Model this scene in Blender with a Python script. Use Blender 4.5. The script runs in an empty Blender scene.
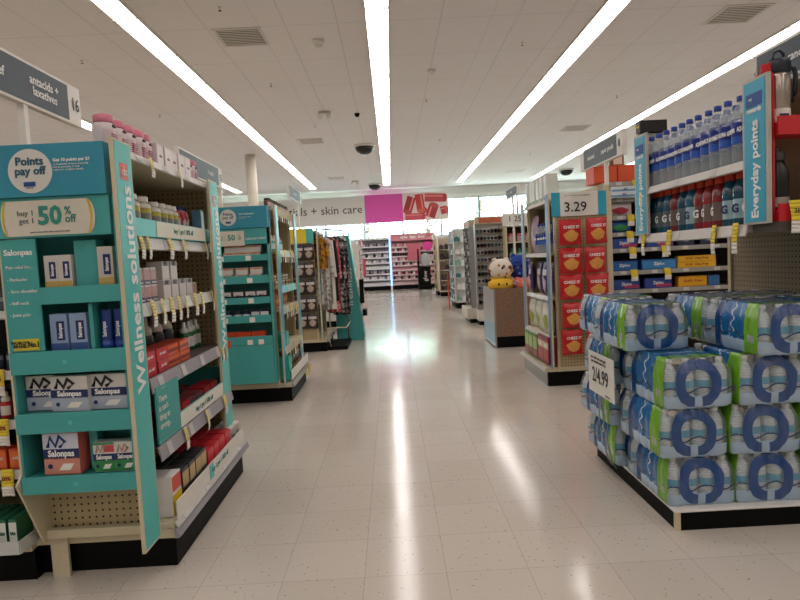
import bpy, bmesh, math, random
from mathutils import Vector, Matrix, Euler
random.seed(7)
PI = math.pi
SC = bpy.context.scene
COL = SC.collection

# ---------------- camera, world, exposure ----------------
cd = bpy.data.cameras.new('camera'); cam = bpy.data.objects.new('camera', cd); COL.objects.link(cam)
cd.sensor_width = 36.0; cd.lens = 27.0; cd.clip_start = 0.05; cd.clip_end = 200
_p, _r, _y = .0681, -.0511, .0115
F = Vector((math.sin(_y)*math.cos(_p), math.cos(_y)*math.cos(_p), -math.sin(_p)))
R0 = Vector((math.cos(_y), -math.sin(_y), 0)); U0 = R0.cross(F)
RR = math.cos(_r)*R0 + math.sin(_r)*U0; UU = -math.sin(_r)*R0 + math.cos(_r)*U0
M = Matrix((RR, UU, -F)).transposed().to_4x4(); M.translation = (0, 0, 1.1713)
cam.matrix_world = M
SC.camera = cam
wd = bpy.data.worlds.new('world'); SC.world = wd; wd.use_nodes = True
wn = wd.node_tree; wn.nodes.clear()
wo = wn.nodes.new('ShaderNodeOutputWorld'); wb = wn.nodes.new('ShaderNodeBackground')
sky = wn.nodes.new('ShaderNodeTexSky'); sky.sky_type = 'PREETHAM' if False else 'HOSEK_WILKIE'
sky.turbidity = 4.0; sky.sun_direction = (0.3, -0.5, 0.8)
mxw = wn.nodes.new('ShaderNodeMixRGB'); mxw.inputs[0].default_value = .75
mxw.inputs[2].default_value = (.74, .91, 1, 1)
wn.links.new(sky.outputs[0], mxw.inputs[1]); wn.links.new(mxw.outputs[0], wb.inputs[0]); wn.links.new(wb.outputs[0], wo.inputs[0])
wb.inputs[1].default_value = 15.0
LAMP = 7.0            # radiance of the ceiling light lenses
sl = bpy.data.lights.new('sun', 'SUN'); sl.energy = 9.0; sl.angle = .02
so = bpy.data.objects.new('sun', sl); COL.objects.link(so); so.rotation_euler = (math.radians(38), 0, math.radians(25)); so.location = (0, 0, 30)
SC.view_settings.view_transform = 'Standard'; SC.view_settings.look = 'None'
SC.view_settings.gamma = 1.0; SC.view_settings.exposure = 0.0; SC.view_settings.use_curve_mapping = False

# ---------------- materials ----------------
_M = {}
def col(c):
    if isinstance(c, str):
        c = [int(c[i:i+2], 16)/255 for i in (0, 2, 4)]
        c = [x/12.92 if x <= .04045 else ((x+.055)/1.055)**2.4 for x in c]
    return (c[0], c[1], c[2], 1)
def mat(name, c='ffffff', rough=.45, metal=0, alpha=1, emit=0, spec=.5, coat=0, var=0.0, bump=0, bscale=60):
    key = (name, str(c), rough, metal, alpha, emit)
    if key in _M: return _M[key]
    m = bpy.data.materials.new(name); m.use_nodes = True
    b = m.node_tree.nodes['Principled BSDF']; L = m.node_tree.links
    b.inputs['Base Color'].default_value = col(c); b.inputs['Roughness'].default_value = rough
    b.inputs['Metallic'].default_value = metal; b.inputs['Alpha'].default_value = alpha
    b.inputs['Specular IOR Level'].default_value = spec; b.inputs['Coat Weight'].default_value = coat
    if emit: b.inputs['Emission Color'].default_value = col(c); b.inputs['Emission Strength'].default_value = emit
    nz = m.node_tree.nodes.new('ShaderNodeTexNoise'); nz.inputs['Scale'].default_value = bscale
    tc = m.node_tree.nodes.new('ShaderNodeTexCoord'); L.new(tc.outputs['Object'], nz.inputs[0])
    v = var or .04
    mx = m.node_tree.nodes.new('ShaderNodeMixRGB'); mx.blend_type = 'MULTIPLY'; mx.inputs[0].default_value = 1
    mx.inputs[1].default_value = col(c)
    mr = m.node_tree.nodes.new('ShaderNodeMapRange'); mr.inputs[3].default_value = 1-v; mr.inputs[4].default_value = 1+v
    L.new(nz.outputs[0], mr.inputs[0]); L.new(mr.outputs[0], mx.inputs[2]); L.new(mx.outputs[0], b.inputs['Base Color'])
    if bump:
        bp = m.node_tree.nodes.new('ShaderNodeBump'); bp.inputs[0].default_value = bump; bp.inputs[1].default_value = .004
        L.new(nz.outputs[0], bp.inputs['Height']); L.new(bp.outputs[0], b.inputs['Normal'])
    _M[key] = m
    return m
class NT:
    """tiny node-graph helper"""
    def __init__(s, name):
        s.m = bpy.data.materials.new(name); s.m.use_nodes = True; s.t = s.m.node_tree
        s.b = s.t.nodes['Principled BSDF']; s.tc = s.t.nodes.new('ShaderNodeTexCoord')
    def set(s, sock, v):
        if hasattr(v, 'is_output') or isinstance(v, bpy.types.NodeSocket): s.t.links.new(v, sock)
        else: sock.default_value = v
    def math(s, op, a, b=None, c=None):
        n = s.t.nodes.new('ShaderNodeMath'); n.operation = op; s.set(n.inputs[0], a)
        if b is not None: s.set(n.inputs[1], b)
        if c is not None: s.set(n.inputs[2], c)
        return n.outputs[0]
    def sep(s, v):
        n = s.t.nodes.new('ShaderNodeSeparateXYZ'); s.t.links.new(v, n.inputs[0]); return n.outputs
    def mix(s, f, a, b, blend='MIX'):
        n = s.t.nodes.new('ShaderNodeMixRGB'); n.blend_type = blend; s.set(n.inputs[0], f)
        s.set(n.inputs[1], col(a) if isinstance(a, str) else a); s.set(n.inputs[2], col(b) if isinstance(b, str) else b); return n.outputs[0]
    def noise(s, v, sc, det=2, out=0):
        n = s.t.nodes.new('ShaderNodeTexNoise'); n.inputs['Scale'].default_value = sc; n.inputs['Detail'].default_value = det
        s.t.links.new(v, n.inputs[0]); return n.outputs[out]
    def bump(s, h, st, dist=.002):
        n = s.t.nodes.new('ShaderNodeBump'); n.inputs[0].default_value = st; n.inputs[1].default_value = dist
        s.t.links.new(h, n.inputs['Height']); s.t.links.new(n.outputs[0], s.b.inputs['Normal'])
    def line(s, v, period, phase, half):
        """1 within half of every grid line"""
        a = s.math('ADD', v, period/2-phase); a = s.math('FLOORED_MODULO', a, period); a = s.math('SUBTRACT', a, period/2)
        return s.math('LESS_THAN', s.math('ABSOLUTE', a), half)
def mat_floor():
    n = NT('vinyl_floor_tiles'); o = n.sep(n.tc.outputs['Object']); T = .3048
    gx = n.line(o[0], T, .451, .0013); gy = n.line(o[1], T, 2.46, .0013)
    g = n.math('MAXIMUM', gx, gy)
    ix = n.math('FLOOR', n.math('DIVIDE', n.math('SUBTRACT', o[0], .451), T)); iy = n.math('FLOOR', n.math('DIVIDE', n.math('SUBTRACT', o[1], 2.46), T))
    cb = n.t.nodes.new('ShaderNodeCombineXYZ'); n.t.links.new(ix, cb.inputs[0]); n.t.links.new(iy, cb.inputs[1])
    wn_ = n.t.nodes.new('ShaderNodeTexWhiteNoise'); n.t.links.new(cb.outputs[0], wn_.inputs[0])
    big = n.noise(n.tc.outputs['Object'], 1.3, 4)
    base = n.mix(wn_.outputs[0], 'd3cbc0', 'ccc4b8')
    base = n.mix(n.math('MULTIPLY', big, .3), base, 'bdb3a6')
    vo = n.t.nodes.new('ShaderNodeTexVoronoi'); vo.inputs['Scale'].default_value = 46; n.t.links.new(n.tc.outputs['Object'], vo.inputs[0])
    sp = n.math('LESS_THAN', vo.outputs['Distance'], .14)
    gate = n.math('GREATER_THAN', n.noise(n.tc.outputs['Object'], 31, 2), .5)
    base = n.mix(n.math('MULTIPLY', n.math('MULTIPLY', sp, gate), .8), base, '6b5442')
    sm = n.noise(n.tc.outputs['Object'], 220, 2)
    base = n.mix(n.math('MULTIPLY', n.math('GREATER_THAN', sm, .64), .3), base, 'a08d78')
    base = n.mix(n.math('MULTIPLY', g, .45), base, '7d7268')
    n.t.links.new(base, n.b.inputs['Base Color'])
    n.b.inputs['Roughness'].default_value = .16; n.b.inputs['Specular IOR Level'].default_value = .62
    r = n.noise(n.tc.outputs['Object'], 3.0, 3); rr = n.math('MULTIPLY_ADD', r, .12, .075); n.t.links.new(rr, n.b.inputs['Roughness'])
    wv = n.noise(n.tc.outputs['Object'], 7, 2)
    h = n.math('SUBTRACT', n.math('MULTIPLY', wv, 1.0), n.math('MULTIPLY', g, .25)); n.bump(h, .12, .004)
    return n.m
def mat_ceiling():
    n = NT('ceiling_tiles'); o = n.sep(n.tc.outputs['Object'])
    px = n.math('FLOORED_MODULO', n.math('ADD', o[0], .03+1.3715), 2.743)      # strip pitch 9 ft
    lx = n.line(n.math('SUBTRACT', px, 1.3715+.152), .6096, 0, .009)
    ly = n.line(o[1], 1.2192, 7.26, .009)
    g = n.math('MAXIMUM', lx, ly)
    sp = n.noise(n.tc.outputs['Object'], 160, 3); big = n.noise(n.tc.outputs['Object'], .8, 3)
    base = n.mix(n.math('MULTIPLY', big, .5), 'f0ebea', 'e8e1df')
    base = n.mix(n.math('MULTIPLY', n.math('GREATER_THAN', sp, .62), .25), base, 'a89f95')
    base = n.mix(n.math('MULTIPLY', g, .22), base, '9a948e')
    n.t.links.new(base, n.b.inputs['Base Color']); n.b.inputs['Roughness'].default_value = .9
    n.bump(n.math('SUBTRACT', sp, g), .4, .004)
    return n.m
def mat_peg(axis, c='b9a67f'):
    n = NT('pegboard'); o = n.sep(n.tc.outputs['Object']); s = .0268
    a = o[axis]; z = o[2]
    f = lambda q: n.math('SUBTRACT', n.math('FLOORED_MODULO', q, s), s/2)
    fa, fz = f(a), f(z)
    d = n.math('SQRT', n.math('ADD', n.math('MULTIPLY', fa, fa), n.math('MULTIPLY', fz, fz)))
    h = n.math('LESS_THAN', d, .0045)
    n.t.links.new(n.mix(h, c, '1a140c'), n.b.inputs['Base Color']); n.b.inputs['Roughness'].default_value = .5
    n.bump(n.math('MULTIPLY', h, -1), .5, .004)
    return n.m
def mat_wrap():
    n = NT('printed_shrink_wrap'); uv = n.sep(n.tc.outputs['UV']); u, v = uv[0], uv[1]
    isr = n.math('GREATER_THAN', u, 9)
    du = n.math('DIVIDE', n.math('SUBTRACT', u, 12), 1.34); dv = n.math('DIVIDE', n.math('SUBTRACT', v, .50), .47)
    r = n.math('POWER', n.math('ADD', n.math('POWER', n.math('ABSOLUTE', du), 2.6), n.math('POWER', n.math('ABSOLUTE', dv), 2.6)), .3846)
    ring = n.math('MULTIPLY', n.math('LESS_THAN', r, 1.0), n.math('GREATER_THAN', r, .57))
    gap = n.math('MULTIPLY', n.math('LESS_THAN', n.math('ABSOLUTE', n.math('SUBTRACT', u, 12)), .22), n.math('LESS_THAN', v, .4))
    ring = n.math('MULTIPLY', n.math('MULTIPLY', ring, n.math('SUBTRACT', 1, gap)), isr)
    side = n.math('SUBTRACT', 1, isr)
    def span(a, b): return n.math('MULTIPLY', side, n.math('MULTIPLY', n.math('GREATER_THAN', u, a), n.math('LESS_THAN', u, b)))
    green = span(.08, 1.3); blue = span(1.3, 3.7); dark = span(3.7, 4.4)
    low = n.math('LESS_THAN', n.math('ADD', v, n.math('MULTIPLY', n.noise(n.tc.outputs['UV'], 3.0, 1), .12)), .33)
    lowm = n.math('MULTIPLY', low, n.math('SUBTRACT', 1, n.math('MAXIMUM', ring, green)))
    wave = n.math('LESS_THAN', n.math('ABSOLUTE', n.math('SUBTRACT', v, n.math('MULTIPLY_ADD', n.math('SINE', n.math('MULTIPLY', u, 3.2)), .05, .37))), .016)
    wave = n.math('MULTIPLY', wave, n.math('SUBTRACT', 1, n.math('MAXIMUM', ring, green)))
    c = n.mix(lowm, 'dfe7ec', 'b9d5ee')
    c = n.mix(n.math('MULTIPLY', blue, n.math('SUBTRACT', 1, low)), c, '1c6cac')
    c = n.mix(n.math('MAXIMUM', ring, dark), c, '0d4788')
    c = n.mix(green, c, '78b82a')
    bar = n.math('MULTIPLY', span(.35, 1.05), n.math('MULTIPLY', n.math('GREATER_THAN', v, .24), n.math('LESS_THAN', v, .38)))
    c = n.mix(bar, c, 'dfe3da')
    bl = n.math('MULTIPLY', bar, n.math('LESS_THAN', n.math('FLOORED_MODULO', u, .08), .04)); c = n.mix(bl, c, '20261c')
    c = n.mix(wave, c, '1c3a66')
    scr = n.math('MULTIPLY', n.math('MULTIPLY', blue, n.math('GREATER_THAN', v, .4)), n.math('LESS_THAN', n.math('ABSOLUTE', n.math('SUBTRACT', n.math('SUBTRACT', u, 2.5), n.math('MULTIPLY', n.math('SINE', n.math('MULTIPLY', v, 26)), .16))), .06))
    c = n.mix(scr, c, 'cfe4f2')
    pr = n.math('MAXIMUM', n.math('MAXIMUM', ring, green), n.math('MAXIMUM', n.math('MAXIMUM', blue, dark), wave))
    al = n.math('MAXIMUM', n.math('MULTIPLY', pr, .94), n.math('MAXIMUM', n.math('MULTIPLY', lowm, .72), .16))
    n.t.links.new(c, n.b.inputs['Base Color']); n.t.links.new(al, n.b.inputs['Alpha'])
    n.b.inputs['Roughness'].default_value = .10; n.b.inputs['Specular IOR Level'].default_value = .9
    w = n.noise(n.tc.outputs['Object'], 38, 3); n.bump(w, .7, .006)
    return n.m
def mat_speck(name, a, b, sc, thr=.55, rough=.5):
    n = NT(name); s = n.noise(n.tc.outputs['Object'], sc, 4)
    f = n.t.nodes.new('ShaderNodeMapRange'); f.inputs[1].default_value = thr-.08; f.inputs[2].default_value = thr+.08; n.t.links.new(s, f.inputs[0])
    n.t.links.new(n.mix(f.outputs[0], a, b), n.b.inputs['Base Color']); n.b.inputs['Roughness'].default_value = rough
    return n.m

# ---------------- mesh building ----------------
class MB:
    def __init__(s): s.v = []; s.f = []; s.m = []; s.s = []; s.uv = None
    def face(s, idx, m=0, sm=False): s.f.append(tuple(idx)); s.m.append(m); s.s.append(sm)
    def box(s, x0, y0, z0, x1, y1, z1, m=0, mx=None):
        b = len(s.v); P = [(x0,y0,z0),(x1,y0,z0),(x1,y1,z0),(x0,y1,z0),(x0,y0,z1),(x1,y0,z1),(x1,y1,z1),(x0,y1,z1)]
        if mx is not None: P = [tuple(mx @ Vector(p)) for p in P]
        s.v += P
        for f in ((0,3,2,1),(4,5,6,7),(0,1,5,4),(1,2,6,5),(2,3,7,6),(3,0,4,7)): s.face([b+i for i in f], m)
        return s
    def lathe(s, prof, cx=0, cy=0, n=14, m=0, cap=True, arc=None, mx=None, sm=True):
        """prof: [(r,z[,matindex])]"""
        b = len(s.v); full = arc is None; a0, a1 = arc or (0, 2*PI); k = n if full else n+1
        for p in prof:
            for i in range(k):
                a = a0+(a1-a0)*i/n; q = (cx+p[0]*math.cos(a), cy+p[0]*math.sin(a), p[1])
                s.v.append(tuple(mx @ Vector(q)) if mx is not None else q)
        for j in range(len(prof)-1):
            mi = prof[j][2] if len(prof[j]) > 2 else m
            for i in range(n):
                i2 = (i+1) % k if full else i+1
                s.face([b+j*k+i, b+j*k+i2, b+(j+1)*k+i2, b+(j+1)*k+i], mi, sm)
        if cap and full:
            s.face([b+i for i in reversed(range(k))], prof[0][2] if len(prof[0]) > 2 else m)
            s.face([b+(len(prof)-1)*k+i for i in range(k)], prof[-2][2] if len(prof[-2]) > 2 else m)
        return s
    def tube(s, pts, r, n=8, m=0):
        pts = [Vector(p) for p in pts]; b = len(s.v)
        for i, p in enumerate(pts):
            d = (pts[min(i+1, len(pts)-1)]-pts[max(i-1, 0)]).normalized()
            up = Vector((0,0,1)) if abs(d.z) < .9 else Vector((1,0,0)); a = d.cross(up).normalized(); c = d.cross(a)
            for k in range(n):
                t = 2*PI*k/n; s.v.append(tuple(p+a*math.cos(t)*r+c*math.sin(t)*r))
        for i in range(len(pts)-1):
            for k in range(n): s.face([b+i*n+k, b+i*n+(k+1)%n, b+(i+1)*n+(k+1)%n, b+(i+1)*n+k], m, True)
        s.face([b+k for k in range(n)], m); s.face([b+(len(pts)-1)*n+k for k in reversed(range(n))], m)
        return s
    def prism(s, pts, ax, a0, a1, m=0):
        """pts polygon in the two other axes; extruded along ax (0,1,2)"""
        b = len(s.v); n = len(pts)
        for a in (a0, a1):
            for p in pts: q = list(p); q.insert(ax, a); s.v.append(tuple(q))
        s.face([b+i for i in range(n)], m); s.face([b+n+i for i in reversed(range(n))], m)
        for i in range(n): s.face([b+i, b+n+i, b+n+(i+1)%n, b+(i+1)%n], m)
        return s
    def grid(s, fn, nu, nv, m=0, sm=True, closed=False):
        b = len(s.v); k = nu if closed else nu+1
        for j in range(nv+1):
            for i in range(k): s.v.append(tuple(fn(i/nu, j/nv)))
        for j in range(nv):
            for i in range(nu):
                i2 = (i+1) % k; s.face([b+j*k+i, b+j*k+i2, b+(j+1)*k+i2, b+(j+1)*k+i], m, sm)
        return s
    def ball(s, c, r, n=14, m=0, nv=9):
        rx, ry, rz = (r, r, r) if not hasattr(r, '__len__') else r
        return s.grid(lambda u, v: (c[0]+rx*math.cos(2*PI*u)*math.sin(PI*(.001+.998*v)), c[1]+ry*math.sin(2*PI*u)*math.sin(PI*(.001+.998*v)), c[2]-rz*math.cos(PI*(.001+.998*v))), n, nv, m, True, True)
    def mesh(s, name, mats):
        me = bpy.data.meshes.new(name); me.from_pydata(s.v, [], s.f)
        for m in mats: me.materials.append(m)
        me.polygons.foreach_set('material_index', s.m); me.polygons.foreach_set('use_smooth', s.s)
        bm = bmesh.new(); bm.from_mesh(me); bmesh.ops.recalc_face_normals(bm, faces=bm.faces); bm.to_mesh(me); bm.free()
        me.update(); return me
    def build(s, name, mats, parent=None, bev=0, loc=None):
        if not isinstance(mats, (list, tuple)): mats = [mats]
        o = bpy.data.objects.new(name, s.mesh(name, mats)); COL.objects.link(o)
        if parent is not None: o.parent = parent
        if loc is not None: o.location = loc
        if bev:
            b = o.modifiers.new('bevel', 'BEVEL'); b.width = bev; b.segments = 2; b.limit_method = 'ANGLE'; b.angle_limit = .7
        return o
def bx(name, x0, y0, z0, x1, y1, z1, m, parent=None, bev=0):
    return MB().box(min(x0,x1), min(y0,y1), min(z0,z1), max(x0,x1), max(y0,y1), max(z0,z1)).build(name, m, parent, bev)
def empty(name, loc, rz=0):
    o = bpy.data.objects.new(name, None); COL.objects.link(o); o.location = loc; o.rotation_euler = (0, 0, rz); o.empty_display_size = .05; return o
def tag(o, label, cat, group=None):
    o['label'] = label; o['category'] = cat
    if group: o['group'] = group
    return o
def struct(o): o['kind'] = 'structure'; return o
_TX = {}
def txt(parent, s, size, loc, mt, face='-y', vert=False, align='CENTER', sx=1.0, name='lettering', ext=.0006, bold=.0, tilt=0, lead=1.0):
    key = (s, size, align, sx, ext, bold, mt.name, lead)
    if key not in _TX:
        cu = bpy.data.curves.new('lettering', 'FONT'); cu.body = s; cu.size = size; cu.align_x = align; cu.align_y = 'CENTER'
        cu.extrude = ext; cu.offset = bold*size; cu.resolution_u = 2; cu.space_line = lead
        to = bpy.data.objects.new('tmp', cu); COL.objects.link(to)
        me = bpy.data.meshes.new_from_object(to); bpy.data.objects.remove(to); me.name = 'lettering'
        if sx != 1: me.transform(Matrix.Diagonal((sx, 1, 1, 1)))
        me.materials.clear(); me.materials.append(mt); _TX[key] = me
    o = bpy.data.objects.new(name, _TX[key]); COL.objects.link(o); o.parent = parent; o.location = loc
    rz = {'-y': 0, '+x': PI/2, '-x': -PI/2, '+y': PI}[face]
    o.rotation_euler = (Matrix.Rotation(rz, 3, 'Z') @ Matrix.Rotation(PI/2+tilt, 3, 'X') @ Matrix.Rotation(PI/2 if vert else 0, 3, 'Z')).to_euler()
    return o
_CH = {}
def copy_tree(o, parent=None):
    c = o.copy(); COL.objects.link(c); c.parent = parent
    for ch in _CH.setdefault(o.name, [x for x in bpy.data.objects if x.parent == o]): copy_tree(ch, c)
    return c
_PR = {}
def put(key, maker, loc, rz=0, label='', cat='', group=None, tilt=0):
    """place one product: the first of a kind is the built one, others are copies of its whole tree"""
    if key not in _PR: o = _PR[key] = maker()
    else: o = copy_tree(_PR[key])
    for k in ('group',):
        if k in o: del o[k]
    o.location = loc; o.rotation_euler = (tilt, 0, rz); tag(o, label, cat, group); return o
ORD = 'first second third fourth fifth sixth seventh eighth ninth tenth eleventh twelfth thirteenth fourteenth fifteenth sixteenth'.split()
class Frame:
    def __init__(s, x, y, rz): s.x, s.y, s.rz = x, y, rz; s.c, s.s = math.cos(rz), math.sin(rz)
    def w(s, u, d, z): return (s.x+u*s.c-d*s.s, s.y+u*s.s+d*s.c, z)

WHITE = mat('white_plastic', 'e6e3dc', .4); CREAM = mat('cream_steel', 'cfc3a4', .45); BLACK = mat('black_plastic', '070707', .6, spec=.15)
TEAL = mat('teal_card', '45a4a0', .5); TEALD = mat('dark_teal_card', '2b7a78', .55); BLUET = mat('blue_teal_card', '2f90a8', .45)
LTEAL = mat('light_teal_print', '50beb8', .4); SKYB = mat('sky_blue_print', '2fa5c4', .35); GREYS = mat('grey_steel', '9a9894', .35, metal=.3)
RAILG = mat('grey_price_rail', '9c9aa0', .3, spec=.6); RAILW = mat('pale_price_rail', 'c9c6c0', .35); YEL = mat('yellow_tag_paper', 'e8cf3a', .6)
PYEL = mat('pale_yellow_tag_paper', 'e6d48a', .6); PAPER = mat('white_paper', 'e9e6dd', .6); DKTXT = mat('dark_ink', '20242a', .6); GREYTX = mat('grey_ink', '5a6570', .6)
TEALTX = mat('teal_ink', '1e7f7c', .6); WTXT = mat('white_ink', 'f2f2ee', .5); RED = mat('red_card', 'c8202a', .4); NAVY = mat('navy_print', '12285e', .4)
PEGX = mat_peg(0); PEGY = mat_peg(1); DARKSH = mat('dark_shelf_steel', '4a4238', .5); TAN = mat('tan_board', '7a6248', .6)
SIGNG = mat('slate_sign', '47545c', .45); WTR = mat('frosted', 'dfe6e8', .3, alpha=.5)
MAG = mat('magenta_print', 'e256ae', .5)
# ---------------- the room ----------------
X0, X1, Y0, Y1, H = -11.0, 12.0, -7.0, 24.25, 3.97
struct(bx('floor', X0, Y0, -.1, X1, Y1, 0, mat_floor()))
struct(bx('ceiling', X0, Y0, H, X1, Y1, H+.12, mat_ceiling()))
WALLM = mat('painted_wall', 'd9d6cf', .7, bump=.1)
struct(bx('wall_left', X0-.15, Y0, -.1, X0, Y1, H+.12, WALLM)); struct(bx('wall_right', X1, Y0, -.1, X1+.15, Y1, H+.12, WALLM))
struct(bx('wall_rear', X0, Y0-.15, -.1, X1, Y0, H+.12, WALLM))
mb = MB(); mb.box(X0, Y1, -.1, X1, Y1+.2, 2.0); mb.box(X0, Y1, 3.52, X1, Y1+.2, H+.12); mb.box(X0, Y1, 2.0, -7.2, Y1+.2, 3.52); mb.box(11.4, Y1, 2.0, X1, Y1+.2, 3.52)
struct(mb.build('wall_back', WALLM))
struct(bx('trim_1', X0, Y1-.05, 3.56, X1, Y1-.002, 3.66, WHITE)); struct(bx('trim_2', X0, Y1-.09, 1.97, X1, Y1-.002, 2.03, WHITE))
FRM = mat('grey_window_frame', '8fa3ab', .4, metal=.4)
def glass():
    m = bpy.data.materials.new('window_glass'); m.use_nodes = True; t = m.node_tree; t.nodes.clear()
    o = t.nodes.new('ShaderNodeOutputMaterial'); mx = t.nodes.new('ShaderNodeMixShader'); a = t.nodes.new('ShaderNodeBsdfTransparent'); g = t.nodes.new('ShaderNodeBsdfGlossy')
    g.inputs['Roughness'].default_value = .02; a.inputs[0].default_value = (.93, .98, .97, 1); mx.inputs[0].default_value = .06
    t.links.new(a.outputs[0], mx.inputs[1]); t.links.new(g.outputs[0], mx.inputs[2]); t.links.new(mx.outputs[0], o.inputs[0]); return m
GLASS = glass()
xs = [-7.2+i*1.55 for i in range(13)]
for i in range(12):
    a, b = xs[i], xs[i+1]; y = Y1+.06
    fr = MB(); t = .035
    fr.box(a, y, 2.03, a+t, y+.06, 3.52); fr.box(b-t, y, 2.03, b, y+.06, 3.52); fr.box(a+t, y, 2.03, b-t, y+.06, 2.03+t); fr.box(a+t, y, 3.52-t, b-t, y+.06, 3.52)
    w = struct(fr.build(f'window_{i+1}', FRM)); bx('window_glass', a+t, y+.02, 2.03+t, b-t, y+.03, 3.52-t, GLASS, w)
# outside
PAV = mat('pavement', 'b8b4a8', .9); struct(bx('ground_outside', -30, Y1+.2, -.35, 34, 60, -.25, PAV))
LEAF = mat('sunlit_leaves', 'b4cfa4', .6, var=.2, bscale=3); BARK = mat('tree_bark', '5b4a3c', .9)
def tree(x, y, h, r, seed, label):
    rnd = random.Random(seed); e = empty('street_tree', (x, y, -.25)); tag(e, label, 'tree', 'trees outside the shop windows')
    t = MB(); t.tube([(0,0,0),(.05,0,h*.3),(.0,.05,h*.6),(.1,0,h*.85)], .11)
    for k in range(5):
        a = rnd.random()*6.28; t.tube([(0,0,h*(.4+.08*k)), (math.cos(a)*r*.5, math.sin(a)*r*.4, h*(.6+.06*k))], .045, 6)
    t.build('trunk', BARK, e)
    c = MB()
    for k in range(900):
        th, ph = rnd.random()*6.28, math.acos(rnd.uniform(-1, 1)); q = r*(.35+.65*rnd.random()**.5)*(1+.25*math.sin(3*th+seed))
        p = Vector((q*math.sin(ph)*math.cos(th), q*math.sin(ph)*math.sin(th), h*.72+q*.8*math.cos(ph)))
        a = Vector((rnd.gauss(0,1), rnd.gauss(0,1), rnd.gauss(0,1))).normalized(); b_ = a.orthogonal().normalized(); s = .06+.06*rnd.random()
        i = len(c.v); c.v += [tuple(p-a*s), tuple(p+b_*s*.5), tuple(p+a*s), tuple(p-b_*s*.5)]; c.face([i, i+1, i+2, i+3])
    c.build('crown', LEAF, e)
for i, (x, y, h, r, l) in enumerate([(-5.5, 31, 5.2, 1.9, 'leafy street tree outside the windows above the teal displays'), (-1.2, 32, 4.6, 1.5, 'leafy street tree outside, behind the magenta part of the banner'), (1.9, 30, 4.3, 1.3, 'small leafy tree outside, behind the lipstick picture'),
        (4.6, 31, 5.0, 1.5, 'leafy tree outside the first clear window past the banner'), (7.2, 29.5, 4.8, 1.5, 'leafy tree outside the windows above the sunglasses rack'), (10.6, 32, 5.4, 2.0, 'broad leafy tree outside the last windows behind the price sign')]): tree(x, y, h, r, i+3, l)
# ceiling light rows
LENS = mat('light_lens', 'fff6f3', .4, emit=LAMP); HOUS = mat('white_enamel', 'e2ded6', .4)
def fixture(L):
    e = empty('ceiling_light', (0, 0, H)); w = .127
    m = MB(); m.box(-w-.012, 0, -.03, -w, L, 0); m.box(w, 0, -.03, w+.012, L, 0); m.build('housing', HOUS, e)
    m = MB(); m.grid(lambda u, v: (-w+2*w*u, .012+(L-.024)*v, -.018-.022*math.sin(PI*u)), 6, 1); m.build('light_lens', LENS, e)
    bx('end_plate', -w, 0, -.046, w, .012, 0, HOUS, e); bx('end_plate', -w, L-.012, -.046, w, L, 0, HOUS, e); m = MB()
    m.tube([(-w, .1, -.03), (-.06, .16, -.05), (0, .1, -.055), (.06, .16, -.05), (w, .1, -.03)], .0035, 5)
    m.build('lens_clip', mat('clip_grey', '8a8580', .5), e); return e
rows = {-8.27: 'beyond the left shelving', -5.53: 'above the pain relief shelves', -2.77: 'above the teal endcaps', -.015: 'over the middle of the main aisle', 2.72: 'over the sunglasses rack', 5.5: 'over the food wrap shelves', 8.2: 'farthest beyond the food wrap shelves'}
for x, l in rows.items():
    for k in range(15):
        y = 22.65-1.2192*(k+1)
        put('fix', lambda: fixture(1.2192), (x, y, H), 0, f'white ceiling light {l}, {ORD[k]} from the windows', 'ceiling light', 'rows of ceiling lights')
    for k in range(4):
        y = 22.65-1.2192*15-2.4384*(k+1)
        put('fix2', lambda: fixture(2.4384), (x, y, H), 0, f'long white ceiling light {l}, {ORD[k]} behind the camera end', 'ceiling light', 'rows of ceiling lights')
# vents and small ceiling fittings
VF = mat('vent_enamel', 'd8d2ca', .5); VD = mat('vent_dark', '1c1917', .8)
def vent():
    e = empty('ceiling_vent', (0,0,H)); w = .29
    m = MB(); m.box(-w,-w,-.012,w,-w+.04,0); m.box(-w,w-.04,-.012,w,w,0); m.box(-w,-w+.04,-.012,-w+.04,w-.04,0); m.box(w-.04,-w+.04,-.012,w,w-.04,0); m.build('frame', VF, e)
    bx('backing', -w+.04, -w+.04, -.003, w-.04, w-.04, 0, VD, e)
    m = MB()
    for k in range(9):
        y = -w+.07+k*.053; R = Matrix.Translation((0, y, -.012)) @ Matrix.Rotation(-.12, 4, 'X'); m.box(-w+.045, -.011, -.0015, w-.045, .011, .0015, 0, R)
    m.build('louvres', VF, e); return e
for x, y, l in [(-1.68, 7.55, 'square louvred ceiling vent between the first light rows beside the heat detector'), (4.42, 7.55, 'square louvred ceiling vent above the blue water bottles'), (-1.69, 14.0, 'square louvred ceiling vent beside the second twin emergency lamp'), (4.4, 14.0, 'square louvred ceiling vent over the aisle sign with orange boxes'), (4.42, 20.7, 'small far ceiling vent before the windows near the dark dome'), (-1.71, 20.3, 'far ceiling vent close to the skin care banner')]:
    put('vent', vent, (x, y, H), 0, l, 'vent', 'ceiling vents')
def dome():
    e = empty('dome_camera', (0,0,H)); MB().lathe([(.26,0),(.26,-.04),(.235,-.05)], n=20).build('base_ring', WHITE, e)
    MB().lathe([(.23,-.05),(.222,-.10),(.18,-.17),(.10,-.215),(.005,-.225)], n=20).build('smoked_dome', mat('smoked_dome', '0b0a0c', .12), e); return e
for x, y, l in [(-.5, 14.8, 'dark dome camera beside the middle row of ceiling lights'), (-.45, 22.3, 'dark dome camera in front of the skin care banner'), (6.2, 20.9, 'dark dome camera in front of the windows above the snack endcap')]: put('dome', dome, (x, y, H), 0, l, 'dome camera', 'dark dome cameras')
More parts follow.
